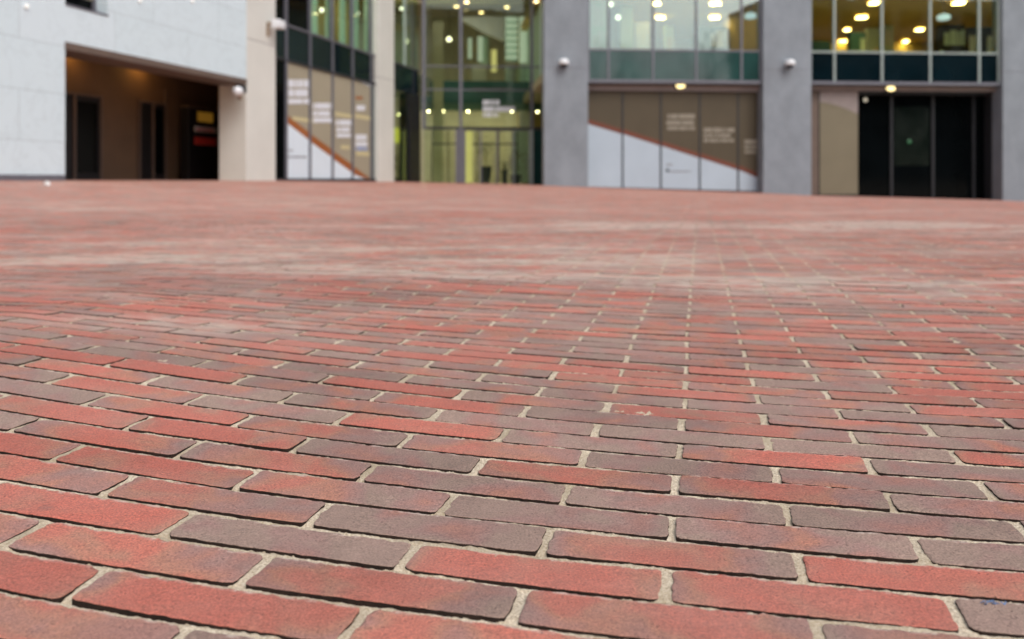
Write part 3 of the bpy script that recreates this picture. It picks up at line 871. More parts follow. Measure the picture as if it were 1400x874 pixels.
for (a_, b_, y0, y1, i) in ((400, 423.5, 161, 166, 0), (426.5, 432, 163, 168, 1), (458, 482, 155, 160, 2), (485.5, 508, 158, 163, 3), (487, 505, 207.5, 213, 3), (466, 478, 199, 204, 2)):
    m = MB(); m.box(LF, tL(a_, O_), tL(b_, O_), O_, O_ + .004, zat(y1, depL((a_ + b_) / 2, O_)), zat(y0, depL((a_ + b_) / 2, O_)))
    m.build('pale_yellow_band', M['sand'], bds[i])

# entrance side return glazing between the second cream pillar and the corner
r0, r1 = c1[1], tE
slab(LF, r0, r1 - .05, GL - .12, GL - .05, z_sp0, z_sp1, 'spandrel_panel', M['spandrel'], office)
slab(LF, r0, r1 - .05, GL - .10, GL - .085, z_sp1 + .04, z_top, 'window', M['glass'], office)
slab(LF, (r0 + r1) / 2 - .04, (r0 + r1) / 2 + .04, GL - .14, GL - .02, z_sp1, z_top, 'mullion', M['paleframe'], office)
tb = tL(560, GL)
slab(LF, r0, tb, GL - .10, GL - .085, .2, z_sp0, 'side_window', M['atrium_glass'], office)
slab(LF, tb, r1 - .02, GL - .5, GL + .02, ZB, z_sp0, 'dark_column', M['black'], office)
slab(LF, r0, r1, GL - .12, GL + .01, z_sp1, z_sp1 + .04, 'transom', M['frame'], office)

# ================================================================== entrance glazing (frontal)
uR = uE(780)
z1_, z2_, z3_ = zat(91, depE(650)), zat(123, depE(650)), zat(175.5, depE(650))
zg = -.35
ent = [(578, 630), (630, 727), (727, 780)]
for (pa, pb) in ent:
    a_, b_ = uE(pa) + .05, uE(pb) - .05
    for (za, zb, nm) in ((z3_ + .06, z2_ - .03, 'window'), (z2_ + .03, z1_ - .03, 'window'), (z1_ + .03, z_top, 'window')):
        slab(EF, a_, b_, -.06, -.045, za, zb, nm, M['atrium_glass'], office)
for p in (579.5, 630, 727):
    slab(EF, uE(p) - .075, uE(p) + .075, -.14, .06, z3_ - .06, z_top, 'mullion', M['frame'], office)
slab(EF, 0, uR, -.14, .055, z3_ - .06, z3_ + .06, 'door_head', M['darkframe'], office)
slab(EF, 0, uR, -.10, .03, z2_ - .03, z2_ + .03, 'transom', M['frame'], office)
slab(EF, 0, uR, -.10, .03, z1_ - .03, z1_ + .03, 'transom', M['frame'], office)
slab(EF, uE(580), uE(622), -.06, -.045, zg, z3_ - .07, 'side_window', M['atrium_glass'], office)
slab(EF, uE(623), uE(635), -.16, .05, zg, z3_ - .065, 'door_post', M['frame'], office)
slab(EF, uE(728), uE(780), -.06, -.04, zg, z3_ - .07, 'side_window', M['spandrel2'], office)
slab(EF, uE(724.5), uE(729), -.14, .05, zg, z3_ - .065, 'door_post', M['paleframe'], office)
du = (uE(724.5) - uE(635)) / 4
for k in range(4):
    a_ = uE(635) + du * k; b_ = a_ + du
    dr = slab(EF, a_ + .05, b_ - .05, -.05, -.035, zg + .1, z3_ - .12, 'door', M['atrium_glass'], office)
    f_ = MB()
    f_.box(EF, a_ + .004, a_ + .05, -.08, 0, zg, z3_ - .07); f_.box(EF, b_ - .05, b_ - .004, -.08, 0, zg, z3_ - .07)
    f_.box(EF, a_ + .05, b_ - .05, -.08, 0, z3_ - .12, z3_ - .07)
    f_.build('door_frame', M['paleframe'] if k == 3 else M['frame'], dr)
    f_ = MB(); f_.box(EF, b_ - .16, b_ - .13, .0, .05, .75, 1.5); f_.build('handle', M['frame'], dr)
text_rows(EF, uE, depE, -.04, 660, 705, [(137, 143.5, .53)], office, M['letter'], 21, 'glass_lettering', .1)
text_rows(EF, uE, depE, -.04, 660, 705, [(145.8, 152.8, .98)], office, M['letter'], 22, 'glass_lettering', .1)
text_rows(EF, uE, depE, -.04, 660, 705, [(154.5, 160, .5)], office, M['letter'], 23, 'glass_lettering', .1)

# ================================================================== front pillars, bays
zgnd = {803: -.1}
def pillar(px0, px1, depth=.7):
    m = MB(); m.box(FF, sF(px0), sF(px1), -depth, 0, ZB, 4.88); p = m.build('pillar', M['concrete'], office, .015, label='grey concrete pillar')
    m = MB(); m.box(FF, sF(px0), sF(px1), -depth, 0, 4.89, 13); m.build('pillar_upper_block', M['concrete'], p, .015)
    m = MB(); m.box(FF, sF(px0) + .01, sF(px1) - .01, -depth + .01, -.01, 4.87, 4.90); m.build('joint', M['frame'], p)
pillar(743.5, 804, .72)
pillar(1043.5, 1109.5, .72)
pillar(1371, 1440, .72)
pillar(1700, 1770, .72)
zb0, zb1 = 4.42, zat(68, depF(925))        # spandrel from z 4.4 to the sill
WG = -.20
def bay(pl, pr, cols, spm, wm, frm, lab, fl=None):
    s0, s1 = sF(pl), sF(pr)
    es = [s0] + [sF(c, WG) for c in cols] + [s1]
    slab(FF, s0, s1, WG - .2, WG + .05, zb0 - .10, zb0 + .03, 'edge_beam', M['frame'], office)
    slab(FF, s0, s1, WG - .2, WG + .02, zb0 - .14, zb0 - .103, 'drip_edge', M['black'], office)
    for i in range(len(es) - 1):
        a_, b_ = es[i] + .04, es[i + 1] - .04
        slab(FF, a_, b_, WG - .08, WG - .03, zb0 + .03, zb1 - .03, 'spandrel_panel', spm, office)
        slab(FF, a_, b_, WG - .06, WG - .045, zb1 + .04, z_top, 'window', wm, office)
    for i, e in enumerate(es):
        e2 = min(max(e, s0 + .05), s1 - .05)
        slab(FF, e2 - .04, e2 + .04, WG - .12, WG + .01, zb0 + .03, z_top, 'mullion', frm, office)
    slab(FF, s0, s1, WG - .10, WG, zb1 - .03, zb1 + .04, 'sill_transom', frm, office)
    zf0, zf1 = zat(124.5, depF((pl + pr) / 2, -.5)), zb0 - .15
    fa = slab(FF, s0, s1, -.62, -.5, zf0, zf1 + .1, 'fascia', M['fascia'], office)
    return s0, s1, zf0, es
b1 = bay(804, 1043.5, (832, 893, 952, 1014), M['spandrel2'], M['mirror_glass'], M['frame'], 'middle')
b2 = bay(1109.5, 1371, (1141, 1206, 1272, 1339), M['spandrel'], M['glass'], M['paleframe'], 'right')
b3 = bay(1440, 1700, (1500, 1565, 1630), M['spandrel'], M['glass'], M['paleframe'], 'far')
slab(FF, b3[0], b3[1], -.8, -.7, ZB, b3[2], 'ground_window', M['blackglass'], office)

# hoarding in the middle bay
HV = -.66
h2 = thing('hoarding', 'umber and pale grey graphic boards with a thin rust stripe between the two grey pillars', 'hoarding', PT(FF, (b1[0] + b1[1]) / 2, HV, 0), 'graphic boards over the ground floor glazing')
pj = [804.5, 851.2, 903.4, 956.5, 1009, 1043.2]
def st2(p, dy): return zat(166 + (p - 806) * (239.5 - 166) / 237 + dy, depF(p, HV))
bd2 = []
for i in range(5):
    pa, pb = pj[i], pj[i + 1]
    a_, b_ = sF(pa, HV) + .035, sF(pb, HV) - .035
    if i == 4: b_ = sF(pb) - .004
    if i == 0: a_ = sF(pa) + .02
    zt = b1[2] - .02
    v0, v1 = HV - .05, HV
    m = MB(); m.prism(FF, [(a_, st2(pa, -3.5)), (b_, st2(pb, -3.5)), (b_, zt), (a_, zt)], v0, v1); bd = m.build('board', M['board_dark'], h2); bd2.append(bd)
    m = MB(); m.prism(FF, [(a_, st2(pa, 3.5)), (b_, st2(pb, 3.5)), (b_, st2(pb, -3.5)), (a_, st2(pa, -3.5))], v0, v1); m.build('stripe', M['board_rust'], bd)
    zlo = zat(255.5 + (pa - 806) * 6.0 / 237, depF(pa, HV)); zlo2 = zat(255.5 + (pb - 806) * 6.0 / 237, depF(pb, HV))
    m = MB(); m.prism(FF, [(a_, zlo), (b_, zlo2), (b_, st2(pb, 3.5)), (a_, st2(pa, 3.5))], v0, v1); m.build('white_field', M['board_grey'], bd)
m = MB()
for p in pj[1:-1]: m.box(FF, sF(p, HV) - .035, sF(p, HV) + .035, HV - .06, HV + .02, ZB, b1[2] - .01)
m.build('joint_strip', M['darkframe'], h2)
m = MB(); m.prism(FF, [(b1[0], ZB), (b1[1], ZB), (b1[1], zat(262, depF(1043))), (b1[0], zat(256, depF(806)))], HV - .06, HV + .01); m.build('kick_rail', M['darkframe'], h2)
text_rows(FF, sF, depF, HV, 911, 951, [(156, 162.5, 1), (165, 171, .95), (173, 178, 1)], bd2[2], M['letter_faint'], 31)
text_rows(FF, sF, depF, HV, 962, 1004, [(175, 181, 1), (183, 188, .9), (190, 194.5, 1)], bd2[3], M['letter_faint'], 32)
text_rows(FF, sF, depF, HV, 1018, 1041, [(191, 197, .9), (199, 204, 1), (206, 210, .8)], bd2[4], M['letter_faint'], 33)
text_rows(FF, sF, depF, HV, 911, 919, [(224, 226.5, 1)], bd2[2], M['letter_grey'], 34)
text_rows(FF, sF, depF, HV, 915, 945, [(233.5, 235.5, 1)], bd2[2], M['letter_grey'], 35)
m = MB(); d = depF(912, HV); m.lathe(PT(FF, sF(912.5, HV), HV + .001, zat(233, d)), [(.07, 0), (.07, .006)], 12, 'n', FF); m.build('round_mark', M['black'], bd2[2])

# right bay: beige board + dark glazed doorway
h3 = thing('hoarding', 'narrow taupe board beside the black glazed doorway in the right bay', 'hoarding', PT(FF, sF(1140), HV, -.3), 'graphic boards over the ground floor glazing')
a_, b_ = sF(1120.5, HV), sF(1173, HV); zt = b2[2] - .02
zl = zat(266, depF(1140, HV))
m = MB(); m.prism(FF, [(a_, zl), (b_, zl), (b_, zat(156, depF(1173, HV)))] + [(a_ + (b_ - a_) * k / 6, zat(139.5 + 16.5 * (k / 6) ** 1.6, depF(1140, HV))) for k in range(5, -1, -1)], HV - .05, HV)
bd = m.build('board', M['board_mid'], h3)
m = MB(); m.prism(FF, [(a_, zat(139.5, depF(1140, HV)))] + [(a_ + (b_ - a_) * k / 6, zat(139.5 + 16.5 * (k / 6) ** 1.6, depF(1140, HV))) for k in range(1, 7)] + [(b_, zt), (a_, zt)], HV - .05, HV)
m.build('upper_field', M['fascia'], bd)
slab(FF, b2[0], a_ - .05, HV - .05, HV, zl, zt, 'board', M['soffit'], h3)
slab(FF, a_ - .05, a_, HV - .06, HV + .02, ZB, zt, 'joint_strip', M['black'], h3)
slab(FF, b2[0], b_, HV - .06, HV + .012, ZB, zl, 'kick_rail', M['black'], h3)
# doorway
x0, x1 = sF(1174, HV), b2[1]
for (pa, pb) in ((1176, 1226), (1229, 1283), (1287, 1340), (1343, 1358)):
    slab(FF, sF(pa, HV), sF(pb, HV), HV - .6, HV - .58, ZB, zt - .1, 'dark_window', M['blackglass'], office)
for p in (1175, 1227.5, 1285, 1341.5):
    slab(FF, sF(p, HV) - .05, sF(p, HV) + .05, HV - .66, HV - .50, ZB, zt - .1, 'mullion', M['darkframe'], office)
slab(FF, x0, x1, HV - .66, HV, zt - .1, zt + .05, 'doorway_head', M['black'], office)
slab(FF, x1 - .001, x1 + .06, HV - .60, -.73, ZB, zt, 'doorway_jamb', M['darkframe'], office)
for (pa, pb, ya, yb, nm) in ((1232, 1281, 145, 226, 1),):
    slab(FF, sF(pa, HV), sF(pb, HV), HV - .579, HV - .575, zat(yb, 36), zat(ya, 36), 'reflective_film', M['film_teal'] if nm != 1 else M['film_green'], office)

# ================================================================== structure behind the glass
UF = -12.0
s_l, s_r = sF(745), sF(1770)
st = MB(); st.box(FF, s_l - .02, s_r, -14, -.74, zb0 - .02, zb0 + .35); st.build('floor_slab', M['floor_office'], office)
st = MB(); st.box(FF, s_l - .02, s_r, -14, -.30, 8.52, 8.85); st.build('office_ceiling', M['ceiling_office'], office)
st = MB(); st.box(FF, s_l - .02, s_r, -14.3, -14, ZB, 13); st.build('back_wall', M['wall_office'], office)
st = MB(); st.box(FF, s_l - .02, s_r, -14, -.30, 9.5, 13); st.build('unseen_upper_block', M['far_wall'], office)  # unseen solid block, added to keep sky light out of the rooms
st = MB(); st.box(FF, s_l + .3, s_l + .6, -14, -.75, zb0 + .35, 8.52); st.build('partition_wall', M['palegreen'], office)
st = MB(); st.box(FF, s_r - .3, s_r, -14, -.3, ZB, 13); st.build('end_wall', M['far_wall'], office)
st = MB(); st.box(FF, sF(1073), sF(1082), -14, -.75, zb0 + .35, 8.52); st.build('partition_wall', M['wall_office'], office)
st = MB(); st.box(FF, s_l + .1, s_r, -1.6, -1.45, ZB, zb0 - .02); st.build('inner_wall', M['black'], office)
# wing interior
st = MB(); st.box(LF, -9, tE + 2, -7, GL - .2, zb0, z_sp1 - .1); st.build('wing_floor_slab', M['floor_in'], office)
st = MB(); st.box(LF, c0[0] + 3.4, tE - .5, -3.3, -3.0, ZB, 13); st.build('wing_back_wall', M['wall_office'], office)
st = MB(); st.box(LF, c0[0], tE + 2, -7, GL - .2, 8.52, 13); st.build('wing_ceiling', M['ceiling_office'], office)
for k in range(5):
    tt = edges[2] + .55 + 1.12 * k
    st = MB(); st.box(LF, tt, tt + .42, -.46, -.40, z_sp1, 8.5); st.build('blind', M['palegreen'], office)
# atrium
au0, au1 = 0.05, uE(790) + 2
st = MB(); st.box(EF, -4.5, au1, -16, -.15, -.6, .02); st.build('lobby_floor', M['floor_in'], office)
st = MB(); st.box(EF, -4.5, au1, -2.8, -.15, 8.5, 9.0); st.box(EF, -4.5, au1, -14, -5.5, 10.6, 11); st.build('lobby_ceiling', M['ceiling_lobby'], office)
st = MB(); st.box(EF, -4.5, au1 + .1, -.02, .3, z_top, 13); st.build('unseen_upper_wall', M['far_wall'], office)  # unseen solid wall, added to block sky light above the entrance
st = MB(); st.box(EF, -4.5, au1, -14, -13.7, -.5, 11); st.build('lobby_back_wall', M['wall_yellow'], office)
st = MB(); st.box(EF, au1, au1 + .3, -14, -.2, -.5, 11); st.build('lobby_side_wall', M['wall_yellow'], office)
st = MB(); st.box(EF, -.5, -.3, -6, -.6, -.5, z_sp0 - .1); st.build('lobby_side_wall', M['wall_yellow'], office)
st = MB(); st.box(EF, -.3, au1, -6.2, -5.4, z_sp0 - .2, z_sp0 + .15); br_ = st.build('gallery_slab', M['film_mid'], office)
st = MB(); st.box(EF, -.3, au1, -5.4, -5.36, z_sp0 + .15, z_sp1 + .2); st.build('gallery_balustrade', M['teal'], br_)
d8 = depE(700, -8)
def inbox(pa, pb, ya, yb, off, th, name, mat):
    d = depE((pa + pb) / 2, off); m = MB(); m.box(EF, uE(pa, off), uE(pb, off), off - th, off, zat(yb, d), zat(ya, d)); return m.build(name, mat, office)
inbox(711, 724, 86, 250, -7.0, .5, 'lobby_column', M['white'])
inbox(711, 724, 22, 85.5, -7.0, .5, 'glowing_column_panel', M['pale_glow'])  # column top brightened by its own added glow
for k in range(7): inbox(691, 708, 24 + k * 8.6, 29 + k * 8.6, -6.9, .05, 'slat', M['pale_glow'])  # slats brightened by added glow
inbox(640, 645, 52, 80, -8.3, .1, 'pale_glow_strip', M['pale_glow']); inbox(653, 660, 50, 84, -8.3, .1, 'pale_glow_strip', M['pale_glow'])  # added glowing strips
inbox(646, 700, 120, 123.5, -5.3, .05, 'gallery_rail', M['frame']); inbox(690, 724, 90, 112, -5.30, .03, 'gallery_glass', M['mirror_glass'])
for p_ in (590, 612, 652, 681, 706): inbox(p_, p_ + 1.6, 178, 250, -3.2, .1, 'inner_screen_frame', M['darkframe'])
inbox(590, 708, 196, 198, -3.19, .08, 'inner_screen_rail', M['darkframe'])
inbox(691, 708, 20, 84, -7.0, .15, 'lobby_screen', M['palegreen'])
inbox(592, 606, 30, 250, -4.0, .5, 'lobby_column', M['wall_yellow'])
inbox(636, 646, 175, 250, -2.0, .3, 'lobby_column', M['wall_glow'])  # lamplight on the column put in as glow
inbox(672, 679, 68, 98, -7.0, .2, 'wall_glow_strip', M['wall_glow'])  # lit patch put in as glow
inbox(645, 665, 88, 118, -7.5, .2, 'lobby_panel', M['wall_yellow'])
inbox(700, 722, 178, 250, -5.0, .2, 'lobby_panel', M['palegreen'])
inbox(657, 668, 50, 88, -8.5, .2, 'lobby_panel', M['palegreen'])
m = MB(); off = -6.8; d = depE(660, off)
m.prism(EF, [(uE(632, off), zat(24, d)), (uE(690, off), zat(20, d)), (uE(690, off), zat(56, d)), (uE(660, off), zat(44, d)), (uE(632, off), zat(28, d))], off - .4, off); m.build('stair_soffit', M['white'], office)

# ================================================================== lights: seen lamps and added fill
def downlight(c, r, label, group, mat='lamp_warm', name='ceiling_downlight', grow=1.0):
    t = thing(name, label, 'ceiling light', (c[0], c[1], c[2]), group)
    m = MB(); m.lathe(c, [(r * 1.25, -.03), (r * 1.3, 0)], 18); m.build('trim_ring', M['white'], t)
    m = MB(); m.lathe((c[0], c[1], c[2] - .034), [(r * .8, -.03), (r, 0)], 18); m.build('lens', M[mat], t)
def world_at(px, py, z):
    Y = (z - EYE) * F_PX / (HOR - py); return ((px - 700) / F_PX * Y, Y, z)
zc = 8.45
for px, py, lab in ((624, 8, 'round lobby downlight left of centre near the top edge of the entrance glass'), (658, 16, 'round lobby downlight above the white lettering'),
                    (693, 9, 'round lobby downlight above the white column'), (638, 2, 'round lobby downlight cut by the top of the frame'), (733, 1, 'round lobby downlight beside the first grey pillar')):
    downlight(world_at(px, py, zc), .10, lab, 'round downlights in the lobby ceiling')
c = world_at(614, 54, 7.0); t = thing('pendant_lamp', 'bright white pendant lamp glowing behind the left entrance pane', 'lamp', c)
m = MB(); m.lathe(c, [(.03, .12), (.09, .06), (.12, 0), (.09, -.06), (.03, -.09)][::-1], 16); m.build('globe', M['lamp_white'], t, smooth=True)
m = MB(); m.tube((c[0], c[1], c[2] + .15), (c[0], c[1], 8.5), .015, .015); m.build('cord', M['black'], t)
# rectangular panels in the offices
def panel(px, py, wpx, label, mat='lamp_panel', z=8.50):
    x, y, _ = world_at(px, py, z)
    w_ = wpx / F_PX * y * .62
    t = thing('ceiling_light', label, 'ceiling light', (x, y, z), 'rectangular office ceiling lights')
    fr_ = ((x, y), LN, LD)
    m = MB(); m.box(fr_, -w_ / 2, w_ / 2, -.34, .34, z - .035, z - .005); m.build('diffuser', M[mat], t)
    m = MB()
    for (a, b, c_, d_) in ((-w_ / 2 - .04, -w_ / 2, -.38, .38), (w_ / 2, w_ / 2 + .04, -.38, .38), (-w_ / 2, w_ / 2, -.38, -.34), (-w_ / 2, w_ / 2, .34, .38)): m.box(fr_, a, b, c_, d_, z - .05, z)
    m.build('trim', M['white'], t)
for px, py, wp, lab in ((1195, 3, 19, 'large amber ceiling light at the top edge of the right bay, left one'), (1178, 23, 22, 'amber ceiling light second from the top in the right bay left row'),
        (1158, 40, 12, 'small amber ceiling light third in the right bay left row'), (1152, 56, 16, 'lowest amber ceiling light at the left of the right bay'),
        (1311, 3, 24, 'large amber ceiling light at the top edge of the right bay, right one'), (1257, 40, 16, 'amber ceiling light in the middle of the right bay'),
        (1238, 56, 11, 'small low amber ceiling light in the middle of the right bay'), (978, 4, 22, 'large amber ceiling light at the top of the middle bay'),
        (977, 23, 20, 'amber ceiling light just under the topmost one in the middle bay'), (903, 23, 18, 'pale ceiling light in the centre of the middle bay'),
        (898, 4, 14, 'pale ceiling light at the top centre of the middle bay')):
    panel(px, py, wp, lab)
for k, (tt, lab) in enumerate(((3.4, 'added unseen fill light high in the wing nearest the first cream pillar'), (5.6, 'added unseen fill light high in the middle of the wing glazing'), (7.8, 'added unseen fill light high in the wing before the second cream pillar'), (12.2, 'added unseen fill light high behind the glass beyond the second cream pillar'))):  # unseen panels above the view, added to light the wing rooms
    c = PT(LF, tt, -1.7, 8.5); t = thing('ceiling_light', lab, 'ceiling light', c, 'added fill lights in the wing')
    m = MB(); m.box(LF, tt - .7, tt + .7, -2.0, -1.4, 8.46, 8.49); m.build('diffuser', M['fill_wing'], t)
    m = MB(); m.box(LF, tt - .76, tt + .76, -2.06, -1.34, 8.491, 8.515); m.build('trim', M['white'], t)
for pp, lab in ((586, 'small warm downlight under the lobby gallery at the far left'), (606, 'small warm downlight under the lobby gallery, left of the door post'), (640, 'small warm downlight under the lobby gallery just left of the lettering'), (700, 'small warm downlight under the lobby gallery, right of the lettering'), (735, 'small warm downlight under the lobby gallery beside the grey pillar')):
    downlight(PT(EF, uE(pp, -5.8), -5.8, z_sp0 - .2), .05, lab, 'small downlights under the lobby gallery', 'lamp_lobby')
for k, (vv, lab) in enumerate(((-10.5, 'long added fill light deep in the lobby behind the gallery'), )):  # strip added to light the lobby walls
    u = uE(660, vv); c = PT(EF, u, vv, 4.7); t = thing('ceiling_light', lab, 'ceiling light', c)
    m = MB(); m.box(EF, u - 3.2, u + 3.2, vv - .3, vv + .3, 5.32, 5.36); m.build('diffuser', M['fill_strip'], t)
    m = MB(); m.box(EF, u - 3.24, u + 3.24, vv - .34, vv + .34, 5.361, 5.40); m.build('housing', M['darkframe'], t)
    m = MB(); m.tube(PT(EF, u, vv, 5.4), PT(EF, u, vv, 10.6), .012, .012); m.build('cord', M['frame'], t)
def pendant_box(px, py, z, lab, wid):
    c = world_at(px, py, z); t = thing('pendant_lamp', lab, 'lamp', c)
    m = MB(); m.lathe(c, [(wid * .5, -.12), (wid, -.08), (wid, .08), (wid * .4, .14)], 16); m.build('shade', M['lamp_cool'], t)
    m = MB(); m.tube((c[0], c[1], c[2] + .12), (c[0], c[1], 8.5), .012, .012); m.build('cord', M['frame'], t)
pendant_box(1026, 22, 7.3, 'cool white pendant lamp at the right of the middle bay window', .24)
pendant_box(1290, 24, 7.3, 'cool white drum pendant above the dark bookcase', .26)
for px, py, lab in ((835, 6, 'upper bright white spot lamp behind the middle bay glass, by the first pillar'), (845, 24, 'lower bright white spot lamp behind the middle bay glass, by the first pillar')):
    c = world_at(px, py, 7.55 if py > 10 else 8.12)
    t = thing('spot_lamp', lab, 'lamp', c)
    m = MB(); m.lathe(c, [(.03, -.09), (.09, -.04), (.11, .02), (.05, .09)], 16); m.build('globe', M['lamp_white'], t, smooth=True)
    m = MB(); m.tube((c[0], c[1], c[2] + .1), (c[0], c[1], 8.5), .012, .012); m.build('cord', M['frame'], t)
for px, py, lab in ((486, 18, 'round white light glowing in the wing window between the cream pillars'), ):
    c = world_at(px, py, 7.0); t = thing('pendant_lamp', lab, 'lamp', c)
    m = MB(); m.lathe(c, [(.05, -.12), (.13, -.06), (.14, .03), (.06, .12)], 16); m.build('globe', M['lamp_white'], t, smooth=True)
    m = MB(); m.tube((c[0], c[1], c[2] + .1), (c[0], c[1], 8.5), .012, .012); m.build('cord', M['frame'], t)
for px, py, lab in ((440, 14, 'small warm globe lamp in the wing glazing, left of the round white one'), (466, 26, 'low small warm globe lamp in the wing glazing'), (501, 34, 'small warm globe lamp in the wing glazing beside the second cream pillar'), (549, 12, 'warm globe lamp behind the glass between the second cream pillar and the entrance'), (553, 32, 'lower warm globe lamp behind the glass right of the second cream pillar')):
    d = depL(px, -.75); c = PT(LF, tL(px, -.75), -.75, zat(py, d)); t = thing('pendant_lamp', lab, 'lamp', c, 'small globe lamps in the wing')
    m = MB(); m.lathe(c, [(.02, -.07), (.06, -.04), (.075, .0), (.06, .04), (.02, .07)], 12); m.build('globe', M['lamp_white'], t, smooth=True)
    m = MB(); m.tube((c[0], c[1], c[2] + .06), (c[0], c[1], 8.5), .01, .01); m.build('cord', M['frame'], t)
# bulkhead lamps on the fascias
def bulk(px, py, lab):
    off = -.5; d = depF(px, off); c = PT(FF, sF(px, off), off, zat(py, d))
    t = thing('bulkhead_light', lab, 'wall light', c, 'oval lamps on the fascias')
    m = MB(); m.box(FF, sF(px, off) - .24, sF(px, off) + .24, off + .001, off + .05, c[2] - .13, c[2] + .13); m.build('base', M['darkframe'], t, .02)
    m = MB(); i = 0
    pr = [(1.0, .05), (.97, .09), (.8, .13), (.4, .15)]
    mm_ = MB()
    n0 = len(mm_.v)
    for r_, h_ in pr:
        for k in range(20):
            a = 2 * math.pi * k / 20
            mm_.v.append(PT(FF, sF(px, off) + .19 * r_ * math.cos(a), off + h_, c[2] + .10 * r_ * math.sin(a))); mm_.uv.append((0, 0))
    for p in range(3):
        for k in range(20):
            k2 = (k + 1) % 20; mm_.f.append((p * 20 + k, p * 20 + k2, p * 20 + 20 + k2, p * 20 + 20 + k))
    mm_.f.append(tuple(60 + k for k in range(20))); mm_.f.append(tuple(range(20))[::-1])
    mm_.build('lens', M['lamp_bulk'], t, smooth=True)
bulk(930, 118, 'oval yellow lamp glowing on the fascia above the middle bay boards')
bulk(1217, 121.5, 'oval yellow lamp glowing on the fascia above the black doorway')
# small round lights on the pale wall
for px, py, lab in ((35, 8.5, 'small round wall light on the pale stone wall at the far left'), (190, 1, 'small round wall light on the pale stone wall at the top, right of the window'), (262, 1.5, 'faint round wall light on the pale stone wall nearest the cream pillar')):
    d = depL(px); c = PT(LF, tL(px), 0, zat(py, d))
    t = thing('wall_light', lab, 'wall light', c, 'round lights on the pale wall')
    m = MB(); m.lathe(c, [(.055, 0.001), (.055, .03), (.048, .04)], 16, 'n', LF); m.build('rim', M['cam_white'], t)
    m = MB(); m.lathe(c, [(.046, .038), (.036, .05), (.015, .055)], 16, 'n', LF); m.build('lens', M['lamp_soft'], t)
# tiny green lamp seen in the dark doorway
c = PT(FF, sF(1253, HV), HV - .57, zat(193, depF(1253, HV)))
m = MB(); m.lathe(c, [(.09, 0.0), (.09, .03), (.05, .045)], 14, 'n', FF); tag(m.build('indicator_lamp', M['lamp_green']), 'dim green lamp glowing in the black doorway', 'lamp')
c = PT(FF, sF(1192, HV), HV - .57, zat(135, depF(1192, HV)))
m = MB(); m.lathe(c, [(.08, 0.0), (.08, .03), (.05, .045)], 14, 'n', FF); tag(m.build('lamp_reflection', M['reflection_glow']), 'small pale disc standing for a lamp reflection in the black doorway glass', 'lamp')  # glowing disc stands for the fascia lamp mirrored in the glass

# ================================================================== cameras and fittings
def dome_camera(px, py, lab):
    d = depF(px); c = PT(FF, sF(px), 0, zat(py, d))
    t = thing('security_camera', lab, 'security camera', c, 'white dome cameras on the grey pillars')
    s = sF(px); z = c[2]
    m = MB(); m.box(FF, s - .10, s + .10, .001, .05, z - .06, z + .20); m.build('wall_plate', M['cam_white'], t, .015)
    m = MB(); m.box(FF, s - .05, s + .05, .05, .20, z + .05, z + .16); m.build('arm', M['cam_white'], t, .015)
    cc = PT(FF, s, .24, z)
    m = MB(); m.lathe(cc, [(.19, -.04), (.205, .0), (.20, .10), (.15, .17), (.06, .20)], 22); m.build('housing', M['cam_white'], t, smooth=True)
    m = MB(); m.lathe(cc, [(.03, -.19), (.10, -.165), (.15, -.11), (.165, -.042)], 22); m.build('dome', M['cam_dark'], t, smooth=True)
dome_camera(770, 88, 'white dome camera on the grey pillar beside the entrance glass')
dome_camera(1077, 89, 'white dome camera on the grey pillar between the two window bays')
# camera under the corner of the lintel
px, py = 326, 125; v_ = .12; d = depL(px, v_); u_ = tL(px, v_); z = zat(py, d)
t = thing('security_camera', 'round white camera hung at the right end of the dark opening lintel', 'security camera', PT(LF, u_, v_, z))
m = MB(); m.box(LF, u_ + .05, u_ + .30, .016, .20, z - .03, z + .19); m.build('bracket', M['darkframe'], t, .01)
m = MB(); m.lathe(PT(LF, u_ - .03, v_, z), [(.03, -.14), (.10, -.11), (.145, -.03), (.145, .04), (.10, .11), (.03, .135)], 20); m.build('housing', M['cam_white'], t, smooth=True)
m = MB(); m.box(LF, u_ + .1, u_ + .22, .0165, .12, z - .22, z - .035); m.build('conduit_box', M['stain'], t, .01)
# box light on the cream pillar
px, py = 369, 34; v_ = .0; d = depL(px, v_); u_ = tL(px, v_); z = zat(py, d)
t = thing('floodlight', 'pale blue white box floodlight on the cream pillar', 'floodlight', PT(LF, u_, v_, z))
m = MB(); m.box(LF, u_ - .20, u_ + .22, .16, .42, z - .13, z + .13); m.build('housing', M['cam_white'], t, .02)
m = MB(); m.box(LF, u_ - .16, u_ + .18, .42, .43, z - .10, z + .10); m.build('lens', M['cam_white'], t)
m = MB(); m.box(LF, u_ - .20, u_ - .12, .001, .16, z - .05, z + .05); m.box(LF, u_ - .21, u_ - .10, .001, .05, z - .38, z - .05); m.build('bracket', M['stain'], t, .008)
